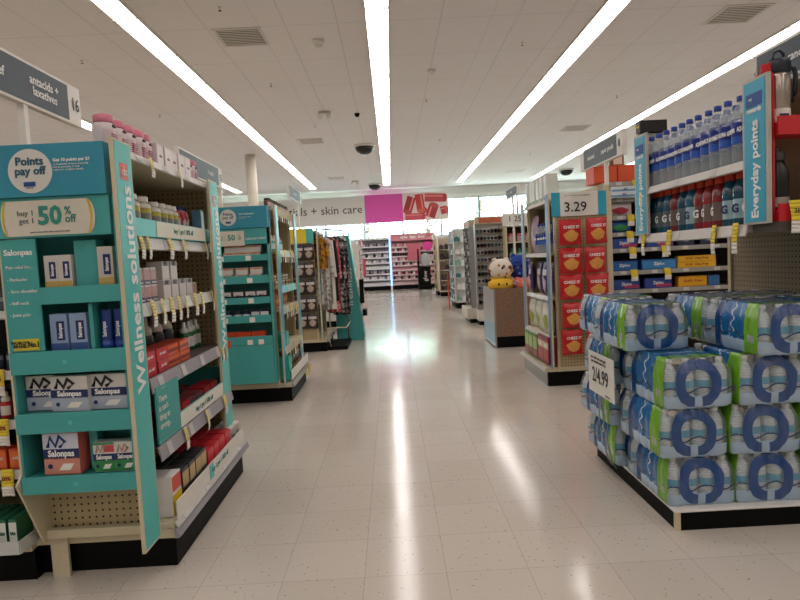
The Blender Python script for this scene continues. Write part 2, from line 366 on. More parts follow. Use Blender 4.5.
def spr():
    e = empty('fire_sprinkler', (0,0,H)); MB().lathe([(.022,0),(.02,-.006),(.006,-.01),(.006,-.035)], n=12).build('escutcheon', VF, e)
    MB().lathe([(.004,-.035),(.018,-.038),(.018,-.041),(.003,-.043)], n=12).build('deflector', mat('dull_brass', '5a4634', .4, metal=.7), e); return e
for i, (x, y) in enumerate([(-1.7, 6.68), (-1.71, 9.5), (.77, 10.83), (1.9, 8.2), (-3.9, 8.1), (-4.0, 11), (4.3, 11.2), (1.3, 14.5), (-1.4, 12.4), (4.1, 17.2), (7.1, 11.5)]):
    put('spr', spr, (x, y, H), 0, f'small ceiling sprinkler head, {ORD[i]} one counted from the first vent', 'sprinkler', 'ceiling sprinklers')
def emerg():
    e = empty('emergency_lamp', (0,0,H)); bx('housing', -.12, -.05, -.05, .12, .05, 0, WHITE, e, .01)
    for s in (-1, 1): MB().lathe([(.03,0),(.055,.03),(.06,.08),(.05,.09)], n=12, mx=Matrix.Translation((s*.1,-.03,-.06)) @ Matrix.Rotation(s*.6, 4, 'Y') @ Matrix.Rotation(2.2, 4, 'X')).build('lamp_head', WHITE, e)
    return e
put('em', emerg, (-1.09, 11.4, H), 0, 'white twin-head emergency lamp on the ceiling behind the heat detector', 'emergency lamp'); put('em', emerg, (-1.1, 21.2, H), 0, 'small white twin-head emergency lamp near the banner', 'emergency lamp')
e = empty('heat_detector', (-.77, 7.8, H)); bx('mounting_box', -.075, -.075, -.05, .075, .075, 0, WHITE, e, .01); MB().lathe([(.055,-.05),(.05,-.075),(.02,-.09)], n=16).build('sensor', WHITE, e); tag(e, 'white boxy detector on the ceiling beside the first vent', 'detector')
e = empty('ceiling_sensor', (-.5, 11.6, H)); MB().lathe([(.05,0),(.05,-.03),(.03,-.07)], n=14).build('dark_cap', BLACK, e); MB().lathe([(.055,0),(.055,-.008),(.05,-.008)], n=14).build('base_ring', WHITE, e); tag(e, 'tiny black sensor on the ceiling before the first dark dome', 'sensor')
e = empty('smoke_detector', (.75, 9.2, H)); MB().lathe([(.06,0),(.06,-.03),(.04,-.05)], n=16).build('body', WHITE, e); MB().lathe([(.02,-.05),(.02,-.056),(.003,-.058)], n=10).build('vent_cap', VF, e); tag(e, 'white round smoke detector between the two middle light rows', 'smoke detector')
struct(MB().lathe([(.13,0),(.13,H)], -3.41, 15.4, 24).build('column', mat('painted_column', 'd8d2c2', .5)))
struct(MB().lathe([(.15,0),(.15,.12)], -3.41, 15.4, 24).build('trim_3', CREAM))
# banner
e = empty('wall_banner', (0, 23.9, 0)); tag(e, 'long wall banner reading beauty essentials + skin care with magenta and lipstick panels', 'banner')
bx('white_panel', -9, 0, 2.62, -.93, .05, 3.72, mat('banner_white', 'dedbd4', .6), e); bx('magenta_panel', -.93, 0, 2.64, .57, .05, 3.74, MAG, e)
pic = bx('picture_panel', .57, 0, 2.66, 2.38, .05, 3.76, mat('banner_pale', 'e6d8d4', .6), e)
txt(e, 'beauty essentials + skin care', .46, (-1.02, -.004, 3.2), mat('charcoal_ink', '33363b', .6), align='RIGHT')
def lip(px, pz, L, w, ang, c1, c2):
    m = MB(); Rm = Matrix.Translation((px, -.004, pz)) @ Matrix.Rotation(ang, 4, 'Y')
    m.box(-L/2, -.002, -w/2, L/2, .002, w/2, 0, Rm); m.lathe([(w/2*.999, 0), (w/2, .004)], n=18, mx=Rm @ Matrix.Translation((L/2, 0, 0)) @ Matrix.Rotation(PI/2, 4, 'X') @ Matrix.Diagonal((.5, 1, 1, 1)), m=1)
    m.box(-L/2, -.0035, w*.12, L/2, -.0015, w*.3, 2, Rm)
    m.build('lipstick_print', [mat('lip_a', c1, .5), mat('lip_b', c2, .5), mat('lip_c', 'e88a80', .5)], pic)
lip(.84, 3.30, .62, .34, 1.9, 'a83238', 'c0524e'); lip(1.26, 3.36, .66, .33, 1.45, 'cf4444', 'dd6a60'); lip(1.85, 3.52, .8, .32, .05, 'c24a4e', 'b83238')
lip(1.02, 2.82, .74, .26, .0, 'd0566a', 'cf4444'); lip(1.72, 3.0, .5, .38, -1.2, 'a5363a', 'c25048'); lip(2.18, 3.02, .24, .30, -.2, 'bd3f40', 'd86258'); lip(1.35, 3.0, .3, .2, -.5, 'b93a3a', 'cd4c44')
# ---------------- product builders (origin at base centre, front towards -Y) ----------------
def carton(w, d, h, base, label=None, lc='ffffff', text=None, tc=WTXT, band=None, ts=.3, lz=(.1,.9), lx=.94, name='carton', text2=None):
    def f():
        o = MB().box(-w/2, -d/2, 0, w/2, d/2, h).build(name, mat('carton_'+base, base, .42), None, min(.0018, h*.03))
        if label:
            p = bx('front_label', -w/2*lx, -d/2-.0008, h*lz[0], w/2*lx, -d/2, h*lz[1], mat('print_'+label, label, .38), o)
        if band: bx('colour_band', -w/2, -d/2-.0012, h*band[1], w/2, -d/2-.0002, h*band[2], mat('print_'+band[0], band[0], .38), o)
        if text: txt(o, text, h*ts, (0, -d/2-.002, h*((band[1]+band[2])/2 if band else .55)), tc, sx=min(1, w*.88/(len(text)*h*ts*.56)), bold=.02)
        return o
    return f
def pill_bottle(r=.03, h=.1, body='e8e4da', cap='efece4', lab='c9b94a', lab2='4a4640', n=16):
    def f():
        o = MB().lathe([(r*.92,0),(r,.004),(r,h*.66),(r*.93,h*.73),(r*.62,h*.79),(r*.62,h*.82)], n=n).build('pill_bottle', mat('bottle_'+body, body, .35))
        MB().lathe([(r*.78,h*.81),(r*.8,h*.83),(r*.8,h*.98),(r*.72,h)], n=n).build('cap', mat('cap_'+cap, cap, .4), o)
        l = MB(); l.lathe([(r*1.012,h*.12,1),(r*1.012,h*.42,0),(r*1.012,h*.6)], n=n, cap=False, arc=(-PI*.95, -PI*.05)); l.build('label', [mat('print_'+lab, lab, .45), mat('print_'+lab2, lab2, .45)], o); return o
    return f
def lid_jar(r, h, body='dfd3d6', cap='e0849b', lab='b46a80', alpha=1):
    def f():
        o = MB().lathe([(r*.9,0),(r,.006),(r*.97,h*.3),(r,h*.6),(r*.95,h*.74),(r*.75,h*.8)], n=18).build('tub', mat('tub_'+body, body, .3, alpha=alpha))
        MB().lathe([(r*.84,h*.8),(r*.88,h*.82),(r*.88,h*.97),(r*.8,h)], n=18).build('lid', mat('cap_'+cap, cap, .4), o)
        MB().lathe([(r*1.012,h*.14),(r*1.012,h*.6)], n=18, cap=False, arc=(-PI*.9,-PI*.1)).build('label', mat('label_p', 'd9c4c8', .5), o)
        m = MB(); [m.box(-r*.5, -r-.0025, h*(.2+.055*k), r*(.5-.12*(k%3)), -r*.86, h*(.22+.055*k)) for k in range(6)]; m.build('printed_lines', mat('print_'+lab, lab, .5), o)
        MB().ball((0, -r*.96, h*.7), (.014, .004, .007)).build('badge', mat('badge_dark', '3a2c2e', .5), o); return o
    return f
def pump_bottle(r, h, body, cap, lab, n=16):
    def f():
        o = MB().lathe([(r*.9,0),(r,.006),(r,h*.55),(r*.8,h*.66),(r*.5,h*.7)], n=n).build('lotion_bottle', mat('bottle_'+body, body, .3))
        MB().lathe([(r*.86,h*.62),(r*.80,h*.76),(r*.46,h*.82),(r*.42,h*.97),(r*.3,h)], n=n).build('cap', mat('cap_'+cap, cap, .35), o)
        MB().lathe([(r*1.01,h*.12),(r*1.01,h*.48)], n=n, cap=False, arc=(-PI*.9,-PI*.1)).build('label', mat('print_'+lab, lab, .4), o); return o
    return f
def water_bottle(r=.0375, h=.28):
    cb = mat('clear_bottle', 'c9d6dc', .06, alpha=.30, spec=1.0)
    def f():
        pr = [(r*.8,0),(r*.95,.01)]
        for k in range(5): z = .02+k*.0125; pr += [(r, z), (r*.95, z+.006)]
        pr += [(r*.97,.10),(r*.97,.165),(r,.17),(r,.19),(r*.93,.205),(r*.7,.228),(r*.4,.248),(r*.34,.262)]
        o = MB().lathe(pr, n=18).build('water_bottle', cb)
        MB().lathe([(r*.4,.258),(r*.42,.26),(r*.42,.278),(r*.38,.28)], n=14).build('cap', mat('blue_cap', '1d3f9c', .35), o)
        l = MB().lathe([(r*1.0,.085,1),(r*1.0,.115,0),(r*1.0,.185)], n=18, cap=False).build('label', [mat('label_navy', '12308c', .3), mat('label_blue', '1f57b8', .3)], o)
        txt(l, 'AQUAFINA', .026, (0, -r-.003, .135), WTXT, sx=.60, bold=.02); return o
    return f
def sports_bottle(liq, lab, r=.036, h=.225, cap='d8452a'):
    def f():
        o = MB().lathe([(r*.85,0),(r,.008),(r*.94,.05),(r*.94,.11),(r,.125),(r,.155),(r*.85,.17),(r*.72,.18),(r*.5,.2)], n=18).build('sports_drink', mat('drink_'+liq, liq, .12, coat=.4))
        MB().lathe([(r*.6,.195),(r*.62,.2),(r*.62,.22),(r*.55,.225)], n=14).build('cap', mat('cap_'+cap, cap, .4), o)
        l = MB().lathe([(r*.965,.03),(r*.965,.112)], n=18, cap=False).build('label', mat('print_'+lab, lab, .35), o)
        txt(l, 'G', .05, (0, -r-.002, .072), WTXT if lab != '9fc0c6' else NAVY, bold=.03); return o
    return f
def pouch(w, h, base, art, text=None, d=.03, tc=WTXT, art2=None, ts=.16, name='snack_bag', bright=0):
    def f():
        def P(k, off=0, sx=1, z0=0, z1=1):
            def g(u, v):
                vv = z0+(z1-z0)*v; x = (u-.5)*w*sx; t = max(0, math.sin(PI*u if sx == 1 else PI*(.5+(u-.5)*sx)))**.6*max(0, math.sin(PI*min(max(vv,0),1)))**.5
                x *= 1-.05*math.sin(PI*vv)
                return (x, k*(d/2*t+.0012+off)+.0012*math.sin(30*u+9*vv), h*vv+.004*math.sin(11*u)*(vv > .9))
            return g
        m = MB(); m.grid(P(-1), 12, 12); m.grid(P(1), 12, 12)
        o = m.build(name, mat('foil_'+base, base, .28, bump=.5, bscale=40))
        g_ = P(-1, .0018)
        def disk(u, v): return g_(.5+.33*v*math.cos(2*PI*u)*(1+.12*math.sin(10*PI*u)), .37+.22*v*math.sin(2*PI*u)*(1+.1*math.cos(8*PI*u)))
        MB().grid(disk, 20, 5, 0, True, True).build('printed_art', mat('art_'+art, art, .35, var=.45, bscale=55), o)
        if art2: MB().grid(P(-1, .0015, .8, .62, .8), 8, 4).build('title_panel', mat('art_'+art2, art2, .35), o)
        m = MB(); m.box(-w/2, -.002, h*.985, w/2, .002, h*1.02); m.build('crimp', mat('foil_'+base, base, .28, bump=.5, bscale=40), o)
        if text: txt(o, text, h*ts, (0, -d/2-.004, h*.70), tc, sx=min(1, w*.8/(len(text)*h*ts*.58)), bold=.03)
        return o
    return f
def tube_pack(w, h, c, text):
    def f():
        m = MB(); m.lathe([(w*.5,0),(w*.5,h*.2)], n=14); m.grid(lambda u, v: ((w/2)*math.cos(2*PI*u), (w/2)*math.sin(2*PI*u)*(1-.95*v), h*.2+h*.8*v), 16, 6, 0, True, True)
        o = m.build('balm_tube', mat('tube_'+c, c, .3)); MB().lathe([(w*.42,-.0),(w*.52,.002),(w*.52,h*.16)], n=14).build('cap', mat('tube_cap', '274a9e', .3), o)
        txt(o, text, w*.5, (0, -w*.5-.002, h*.5), WTXT, vert=True, sx=.8, bold=.02); return o
    return f
def price_tag(c=YEL, h=.085, w=.04, text=None):
    """yellow over white tag hanging from a shelf lip (origin at its top, front -Y)"""
    key = ('pt', c.name, h, w, text)
    if key not in _PR:
        m = MB(); n = 8
        def g(u, v): return ((u-.5)*w+.004*math.sin(v*2.4), -.004-.018*math.sin(v*2.2)*(.6), .012-h*v)
        for j in range(n):
            b = len(m.v); v0, v1 = j/n, (j+1)/n
            for (u, v) in ((0,v0),(1,v0),(1,v1),(0,v1)): m.v.append(g(u, v))
            m.face([b,b+1,b+2,b+3], 0 if j < n*.55 else 1, True)
        _PR[key] = m.mesh('price_tag', [c, PAPER])
    return _PR[key]
def hang_tags(parent, us, d, z, c=YEL, h=.085, w=.036, text=None, tw=0):
    for i, u in enumerate(us):
        o = bpy.data.objects.new('price_tag', price_tag(c, h, w)); COL.objects.link(o); o.parent = parent; o.location = (u, d, z); o.rotation_euler = (0, 0, tw+.12*math.sin(i*2.1))
        sm = o.modifiers.new('thick', 'SOLIDIFY'); sm.thickness = .0008
        if text: txt(o, text, w*.42, (0, -.019, -h*.25), DKTXT)
def shelf(root, u0, u1, d0, d1, z, m=CREAM, rail=RAILG, rh=.04, tags=(), tagc=PYEL, th=.085, tw=.036, slant=.012, name='shelf'):
    """steel shelf with its top at z and a slanted price rail at d0"""
    s = bx(name, u0, d0, z-.022, u1, d1, z, m, root)
    r = MB(); r.prism([(d0, z+.004), (d0-.006, z+.004), (d0-.006-slant, z-rh+.004), (d0-slant, z-rh)], 0, u0-.004, u1+.004); r.build('price_rail', rail, s)
    m2 = MB()
    n = max(1, int((u1-u0)/.26)); 
    for k in range(n):
        a = u0+(u1-u0)*(k+.25)/n; m2.prism([(d0-.0075, z), (d0-.0085, z), (d0-.0085-slant, z-rh+.008), (d0-.0075-slant, z-rh+.008)], 0, a, a+.05)
    m2.build('price_slip', mat('slip_paper', 'c4c2bf', .5), s)
    if tags: hang_tags(s, tags, d0-.012, z, tagc, th, tw)
    return s
def along(fr, key, maker, us, d, z, desc, where, cat, group=None, jit=.004, rot=.04, rz=0):
    """a row of products at local positions us of a fixture frame"""
    out = []
    for i, u in enumerate(us):
        lab = f'{desc}, {ORD[i]} {where}' if len(us) > 1 else f'{desc}, {where}'
        out.append(put(key, maker, fr.w(u+random.uniform(-jit, jit)*.3, d+random.uniform(-jit, jit), z), fr.rz+rz+random.uniform(-rot, rot), lab, cat, group or (f'{desc} {where}' if len(us) > 1 else None)))
    return out
def lin(a, b, n): return [a+(b-a)*(i+.5)/n for i in range(n)]
# ================= teal endcap of aisle 16 =================
def endcap_shell(name, label, fr, W, D, H_, flange_m, title, flange_z=.15, near=-1, far_side=True, near_side=True, fw=.16, base_d=-.10, back=PEGX, kick_m=BLACK, tcol=WTXT, rail=RAILG, tsize=.075, fedge=CREAM, base_m=CREAM, cn=None, cf=None, tz=None):
    r = empty(name, (fr.x, fr.y, 0), fr.rz); tag(r, label, 'shop shelving')
    bx('base_kick', -W/2+.03, base_d+.012, 0, W/2-.03, D, .125, kick_m, r)
    b = bx('base_deck', -W/2-.0, base_d, .126, W/2+.0, D, .165, base_m, r)
    q = MB(); q.prism([(base_d, .166), (base_d-.008, .168), (base_d-.024, .134), (base_d-.016, .128), (base_d, .128)], 0, -W/2-.01, W/2+.01); q.build('price_rail', rail, b)
    bx('back_panel', -W/2, D-.02, .166, W/2, D, H_-.02, back, r)
    for s in (-1, 1):
        if (s == near and near_side) or (s != near and far_side):
            sp = MB().box(min(s*W/2, s*(W/2-.015)), .02, .166, max(s*W/2, s*(W/2-.015)), D-.021, H_-.022).build('side_panel', PEGY, r)
            bx('upright_post', s*(W/2)-.012, .0, .127, s*(W/2)+.012, .019, H_-.03, CREAM, r)
        c = s*(W/2-fw/2+.05)
        if cn is not None: c = cn if s == near else cf
        f = bx('flange_panel', c-fw/2, -.055, flange_z, c+fw/2, -.042, H_+.015, fedge, r)
        g = bx('printed_face', c-fw/2+.008, -.0565, flange_z+.008, c+fw/2-.008, -.0548, H_+.007, flange_m, f)
        if title: txt(g, title, tsize, (c+.008, -.058, tz or (flange_z+H_)/2+.03), tcol, vert=True, bold=.025)
    return r
L1 = Frame(-1.0, 2.86, PI/2); W1 = 1.12
r1 = endcap_shell('endcap_shelving', 'tall endcap with teal Wellness solutions side panels at the end of aisle 16', L1, W1, .45, 1.63, LTEAL, 'Wellness solutions', tsize=.099, fw=.145, cn=-.66, cf=.445, tz=1.11)
for ch in r1.children:
    if ch.name.startswith('flange_panel'):
        c = (ch.bound_box[0][0]+ch.bound_box[4][0])/2
        bx('logo_patch', c-.032, -.0575, 1.505, c+.032, -.0567, 1.565, mat('logo_red', 'd8584a', .4), ch); txt(ch, 'ds', .045, (c, -.059, 1.535), WTXT)
A = 'of the aisle 16 endcap'
iu0, iu1 = -W1/2+.02, W1/2-.05
shelf(r1, -W1/2, W1/2, -.02, .42, 1.628, CREAM, RAILW, .03, tags=[-.36, -.02], tagc=PYEL)
s1 = shelf(r1, iu0, iu1, -.0, .42, 1.31, CREAM, RAILW, .05, tags=[-.47, -.40, -.16, .02, .36, .46], tagc=PYEL, th=.10)
p = bx('promo_strip', iu0, -.018, 1.315, iu1, -.012, 1.385, LTEAL, s1); bx('promo_card', -.30, -.0205, 1.318, .36, -.0185, 1.382, mat('promo_cream', 'd9d3bd', .5), p); txt(p, 'buy 1 get 1 50% off', .034, (.03, -.0215, 1.35), TEALTX)
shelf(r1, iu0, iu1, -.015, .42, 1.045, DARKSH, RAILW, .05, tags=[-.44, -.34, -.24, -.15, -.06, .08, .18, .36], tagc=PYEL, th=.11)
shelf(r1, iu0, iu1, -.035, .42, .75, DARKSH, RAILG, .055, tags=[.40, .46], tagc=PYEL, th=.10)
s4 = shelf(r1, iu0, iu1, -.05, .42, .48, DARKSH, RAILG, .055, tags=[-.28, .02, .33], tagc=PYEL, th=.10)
shelf(r1, -W1/2, W1/2, -.10, .44, .185, CREAM, RAILW, .02)
p = bx('promo_strip', iu0, -.108, .19, iu1, -.103, .262, mat('promo_cream2', 'e3e0d6', .5), r1); txt(p, 'buy 1 get 1 50% off', .036, (.05, -.1095, .228), TEALTX); bx('teal_patch', -.12, -.1095, .192, -.06, -.1082, .26, LTEAL, p)
# top shelf
along(L1, 'tubA', lid_jar(.041, .145), [-.52,-.42], .07, 1.628, 'frosted tub with pink lid', f'on the top shelf {A}', 'supplement tub')
along(L1, 'tubA', None, [-.33,-.24,-.155], .07, 1.628, 'pink-lidded frosted tub behind the front pair', f'on the top shelf', 'supplement tub')
along(L1, 'wpk', carton(.085,.07,.12,'d9cdcc','e2d9d6',text='calm',tc=mat('rose_ink','a8808a',.6),ts=.16), [-.07,.02,.11,.20,.29], .06, 1.628, 'white pink-printed supplement pack', f'on the top shelf {A}', 'supplement pack')
along(L1, 'tubB', lid_jar(.036, .13), [.38, .46], .07, 1.628, 'small pink-lidded tub past the white packs', 'on the top shelf', 'supplement tub')
# shelf 1
bx('riser', iu0, -.008, 1.3105, iu1, .30, 1.372, TEALD, s1)
along(L1, 'pbo', pill_bottle(.034,.135,'ece8de','efece4','e0602a','e0602a'), [-.49], .06, 1.373, 'white pill bottle with orange label', 'behind the near teal panel', 'pill bottle')
along(L1, 'pba', pill_bottle(.045,.125,lab2='8a867c'), [-.33,-.37+.16], .08, 1.373, 'large white pill bottle with yellow band', 'on the second shelf', 'pill bottle')
along(L1, 'pbb', pill_bottle(.034,.112,lab2='8a867c'), [-.1,-.02,.06,.13], .07, 1.373, 'white pill bottle with yellow and grey label', 'on the second shelf', 'pill bottle')
along(L1, 'redp', pouch(.06,.10,'b8222c','c9c2c4',None,.025,name='sweet_pouch'), [.19,.25,.31], .06, 1.373, 'small red pouch beside the pill bottles', 'on the second shelf', 'pouch')
along(L1, 'blub', carton(.12,.06,.135,'1b3a78','25509a',band=('b9d8ea',.1,.3)), [.40], .13, 1.373, 'dark blue carton behind the red pouches', 'on the second shelf', 'carton')
along(L1, 'ltb', carton(.05,.05,.12,'7fb4d8','dce8ee'), [.47], .05, 1.373, 'pale blue carton at the far end', 'on the second shelf', 'carton')
# shelf 2
along(L1, 'pur', carton(.16,.1,.13,'6a4a8c','8668a4',text='night',ts=.25), [-.38], .22, 1.045, 'purple carton behind the berry boxes', 'on the third shelf', 'carton')
mk = carton(.062,.05,.072,'d9d2d0','c89a98',band=('54446c',.0,.28),text='immune',ts=.2,name='vitamin_box')
for k in range(2):
    along(L1, 'ber', mk, [-.47,-.40,-.33,-.26], .05, 1.045+.0725*k, 'small berry printed vitamin box', ['in the lower row of the third shelf', 'stacked in the upper row of the third shelf'][k], 'vitamin box', jit=.001, rot=.015)
mk = carton(.085,.07,.085,'cfc8c4','ddd6d2',text='NO',tc=GREYTX,ts=.35,band=('b4aca8',.75,.98),name='supplement_box')
along(L1, 'grb', mk, [-.14,-.04,.06,.16], .05, 1.045, 'pale grey supplement box in the lower row', 'on the third shelf', 'supplement box', jit=.001, rot=.015)
along(L1, 'grb', mk, [-.13,-.03], .055, 1.1305, 'pale grey supplement box stacked on another', 'on the third shelf', 'supplement box', jit=.001, rot=.015)
along(L1, 'clr', pouch(.075,.11,'cdbfae','b06a5a',None,.03,name='clip_strip_bag'), [-.36,-.13+.0], .16, 1.19 if False else 1.16, 'clear bag with beige card', 'hanging behind the third shelf boxes', 'hanging bag')
along(L1, 'smc', carton(.05,.05,.06,'c9beb6','b98a70'), [.26], .05, 1.045, 'tiny tan and white carton', 'at the end of the third shelf row', 'carton')
# shelf 3
along(L1, 'bbk', pump_bottle(.040,.215,'15161a','ece6d8','26282c'), [-.44,-.29,-.13,.0,.12], .14, .75, 'black bottle with a cream cap', 'on the fourth shelf', 'cream-capped bottle')
along(L1, 'bck', pump_bottle(.036,.20,'d5d0c2','ece6d8','3a3c40'), [-.37,-.21,-.06,.20], .20, .75, 'cream bottle behind the black bottles', 'on the fourth shelf', 'cream bottle')
along(L1, 'bgr', pump_bottle(.026,.15,'1f6a38','e4e2da','e8e6de'), [.27,.33,.39,.45], .10, .75, 'green and white bottle near the far panel', 'on the fourth shelf', 'green bottle')
mk = carton(.12,.09,.05,'b3202a','c9303a',text='pain relief',ts=.3,name='tablet_box')
for k in range(2): along(L1, 'rdb', mk, [-.46,-.33], .03, .75+.0505*k, 'red tablet box with white lettering', ['lowest in its stack on the fourth shelf', 'on top of its stack on the fourth shelf'][k], 'tablet box', jit=.002)
mk = carton(.13,.10,.048,'c2452a','d8682c',band=('8c1a1c',.3,.6),name='tablet_box')
for k in range(2): along(L1, 'ogb', mk, [-.19,-.05], .04, .75+.0485*k, 'orange and red tablet box', ['lower of a pair on the fourth shelf', 'upper of a pair on the fourth shelf'][k], 'tablet box', jit=.002)
# shelf 4 tray
t = empty('cardboard_tray', L1.w(0, .0, .48), L1.rz); tag(t, 'teal cardboard tray with slanted back on the fifth shelf of aisle 16 endcap', 'display tray')
bx('base', -.52, -.03, .001, .52, .30, .006, TEALD, t); bx('back_wall', -.52, .295, .006, .52, .305, .2, TEALD, t); bx('end_wall', .51, -.03, .007, .52, .294, .14, LTEAL, t)
f = bx('front_lip', -.52, -.05, .006, .52, -.044, .075, LTEAL, t); bx('promo_card', -.28, -.0525, .008, .38, -.0505, .073, mat('promo_cream2', 'e3e0d6', .5), f); txt(f, 'buy 1 get 1 50% off', .034, (.05, -.054, .04), TEALTX)
f = bx('story_panel', -.53, -.055, .02, -.285, -.047, .235, TEAL, t); txt(f, 'There\nis such\nthing as\nstrong...', .036, (-.515, -.0565, .13), PAPER, align='LEFT')
mk = carton(.11,.09,.075,'b5222e','cf3a42',text='rapid gel',ts=.24,band=('e0d8d2',.05,.25),name='tablet_box')
along(L1, 'gel', mk, [-.22,-.10], .03, .487, 'red and white gel tablet box', 'in the teal cardboard tray', 'tablet box', jit=.002)
mk2 = carton(.11,.09,.07,'96444c','6a5055',text='caplets',ts=.24,name='tablet_box')
along(L1, 'cap', mk2, [.02,.14], .04, .487, 'dull red tablet box with grey front', 'in the teal cardboard tray', 'tablet box', jit=.002)
along(L1, 'gel', mk, [.26,.38], .04, .487, 'red tablet box past the grey ones', 'in the teal cardboard tray', 'tablet box', jit=.002)
along(L1, 'cap', mk2, [.30], .17, .487, 'dull red tablet box in the back row', 'of the teal cardboard tray', 'tablet box')
# base shelf
along(L1, 'bwh', carton(.10,.24,.165,'dcd9d4','d23a2a',lz=(.6,.96),band=('e6c522',.02,.52),name='large_box'), [-.46], .04, .187, 'large white box with red and yellow front', 'at the near end of the base shelf', 'carton')
mk = carton(.075,.09,.155,'2b2a2c','b59a6a',text='MAX',ts=.2,tc=DKTXT,band=('44484e',.3,.5),name='supplement_box')
along(L1, 'gld', mk, [-.36,-.28,-.2,-.12], -.04, .187, 'dark supplement box with gold front', 'on the base shelf', 'supplement box', jit=.002, rot=.02)
along(L1, 'gld', mk, [-.36,-.28,-.2], .055, .187, 'dark supplement box in the second row', 'on the base shelf', 'supplement box', jit=.002, rot=.02)
mk = carton(.09,.10,.12,'c22632','d8434c',text='plus',ts=.25,band=('f0ece4',.05,.22),name='tablet_box')
along(L1, 'rbb', mk, [.0,.1,.2,.3], -.03, .187, 'red box with white lower stripe', 'on the base shelf', 'carton', jit=.002, rot=.02)
along(L1, 'rbb', mk, [.02,.12,.22,.32], .08, .187, 'red striped box in the row behind', 'on the base shelf', 'carton', jit=.002, rot=.02)
along(L1, 'wbb', carton(.08,.10,.11,'d8d2c8','a8a29a',text='joint',tc=GREYTX,ts=.25), [.41,.50], -.03, .187, 'white and grey carton near the far corner', 'of the base shelf', 'carton', jit=.002, rot=.02)

# ---- cardboard power wing on the near side ----
w = empty('side_display', (.012, 2.155, 0)); tag(w, 'teal cardboard wing display of pain relief patches hung on the near side of the endcap', 'product display')
Y = 0; D_ = .125
bx('back_panel', -1.372, D_-.004, .40, -.982, D_, 1.45, TEALD, w)
lp = MB(); lp.prism([(-.006, .40), (D_-.005, .40), (D_-.005, 1.45), (-.006, 1.45)], 0, -.986, -.980); lp.build('side_wall', TEAL, w)
lp = MB(); lp.prism([(-.006, .46), (-.04, .43), (.09, .16), (D_+.02, .16), (D_+.02, 1.30), (-.006, 1.30)], 0, -1.396, -1.388); lp.build('beige_side_wing', CREAM, w)
bx('left_wall', -1.387, -.004, .40, -1.381, D_-.005, 1.30, TEAL, w)
for z0, z1, a, n in ((1.075, 1.135, -1.255, 'first'), (.828, .908, -1.38, 'b'), (.612, .684, -1.38, 'c'), (.39, .452, -1.38, 'd')):
    tr = bx('tray', a, -.008, z0+.0, -.975, D_-.005, z0+.006, TEAL, w); bx('tray_lip', a-.004, -.022, z0, -.968, -.0085, z1, TEAL, tr); bx('raised_floor', a+.005, -.008, z1-.012, -.987, D_-.006, z1-.004, TEALD, tr)
    if n in 'bcd': MB().lathe([(.008, 0), (.008, .0012)], n=14, mx=Matrix.Translation((-1.19, -.0222, (z0+z1)/2)) @ Matrix.Rotation(PI/2, 4, 'X')).build('tab_dot', LTEAL, tr)
h = bx('header', -1.62, -.03, 1.452, -.99, .02, 1.632, BLUET, w)
MB().lathe([(.076, 0), (.076, .002)], n=36, mx=Matrix.Translation((-1.245, -.0302, 1.54)) @ Matrix.Rotation(PI/2, 4, 'X')).build('white_disc', mat('disc_white', 'd9d9d2', .5), h)
txt(h, 'Points\npay off', .039, (-1.245, -.0335, 1.556), mat('slate_teal_ink', '2b5f74', .6), bold=.03, lead=.85)
lg = bx('rewards_patch', -1.27, -.0335, 1.487, -1.23, -.0322, 1.503, mat('patch_blue', '1c4f92', .5), h); txt(lg, 'rewards', .008, (-1.25, -.0345, 1.483), NAVY)
txt(h, 'Get 10 points per $1', .015, (-1.165, -.0315, 1.574), WTXT, align='LEFT', bold=.03)
txt(h, 'on hundreds of items every day.\nSee an associate or visit\nonline for complete details.', .0095, (-1.165, -.0315, 1.55), PAPER, align='LEFT')
bx('sign_board', -1.62, -.018, 1.312, -.99, .015, 1.45, TEAL, w)
pm = MB()
pts = [(-1.352,1.318),(-1.06,1.318)]+[(-1.052+.012*math.sin(PI*k/6), 1.318+.122*k/6) for k in range(1,6)]+[(-1.06,1.44),(-1.352,1.44)]+[(-1.358-.010*math.sin(PI*k/6), 1.44-.122*k/6) for k in range(1,6)]
pm.prism([(a, b) for a, b in pts], 1, -.0215, -.0185); s = pm.build('promo_card', mat('promo_paper', 'd6d0c0', .55), w)
for sgn, cx in ((-1, -1.350), (1, -1.062)):
    m = MB(); b = []
    for k in range(7): xx = cx+sgn*.010*math.sin(PI*k/6); b.append((xx-.0035, 1.319+.12*k/6)); 
    for k in range(6, -1, -1): xx = cx+sgn*.010*math.sin(PI*k/6); b.append((xx+.0035, 1.319+.12*k/6))
    m.prism(b, 1, -.0228, -.0217); m.build('yellow_arc', mat('arc_yellow', 'd8b42a', .5), s)
txt(s, 'buy 1\nget 1', .027, (-1.25, -.0235, 1.383), GREYTX, align='RIGHT'); txt(s, '50', .088, (-1.197, -.0235, 1.383), mat('fifty_teal', '2a8f80', .5), sx=.95, bold=.035); txt(s, '%\noff', .040, (-1.145, -.0235, 1.385), mat('fifty_teal', '2a8f80', .5), align='LEFT', sx=.9, bold=.01, lead=.7)
txt(s, 'equal or lesser value. Some restrictions apply.', .0075, (-1.2, -.0235, 1.33), GREYTX)
c = bx('text_column', -1.386, -.012, .91, -1.262, -.005, 1.308, TEAL, w)
txt(c, 'Salonpas', .029, (-1.325, -.0135, 1.262), WTXT, bold=.02); txt(c, 'Pain relief for...', .0155, (-1.325, -.0135, 1.21), WTXT)
for k, t_ in enumerate(('Backache', 'Sore shoulder', 'Stiff neck', 'Joint pain')): txt(c, '- '+t_, .0165, (-1.372, -.0135, 1.167-.042*k), WTXT, align='LEFT')
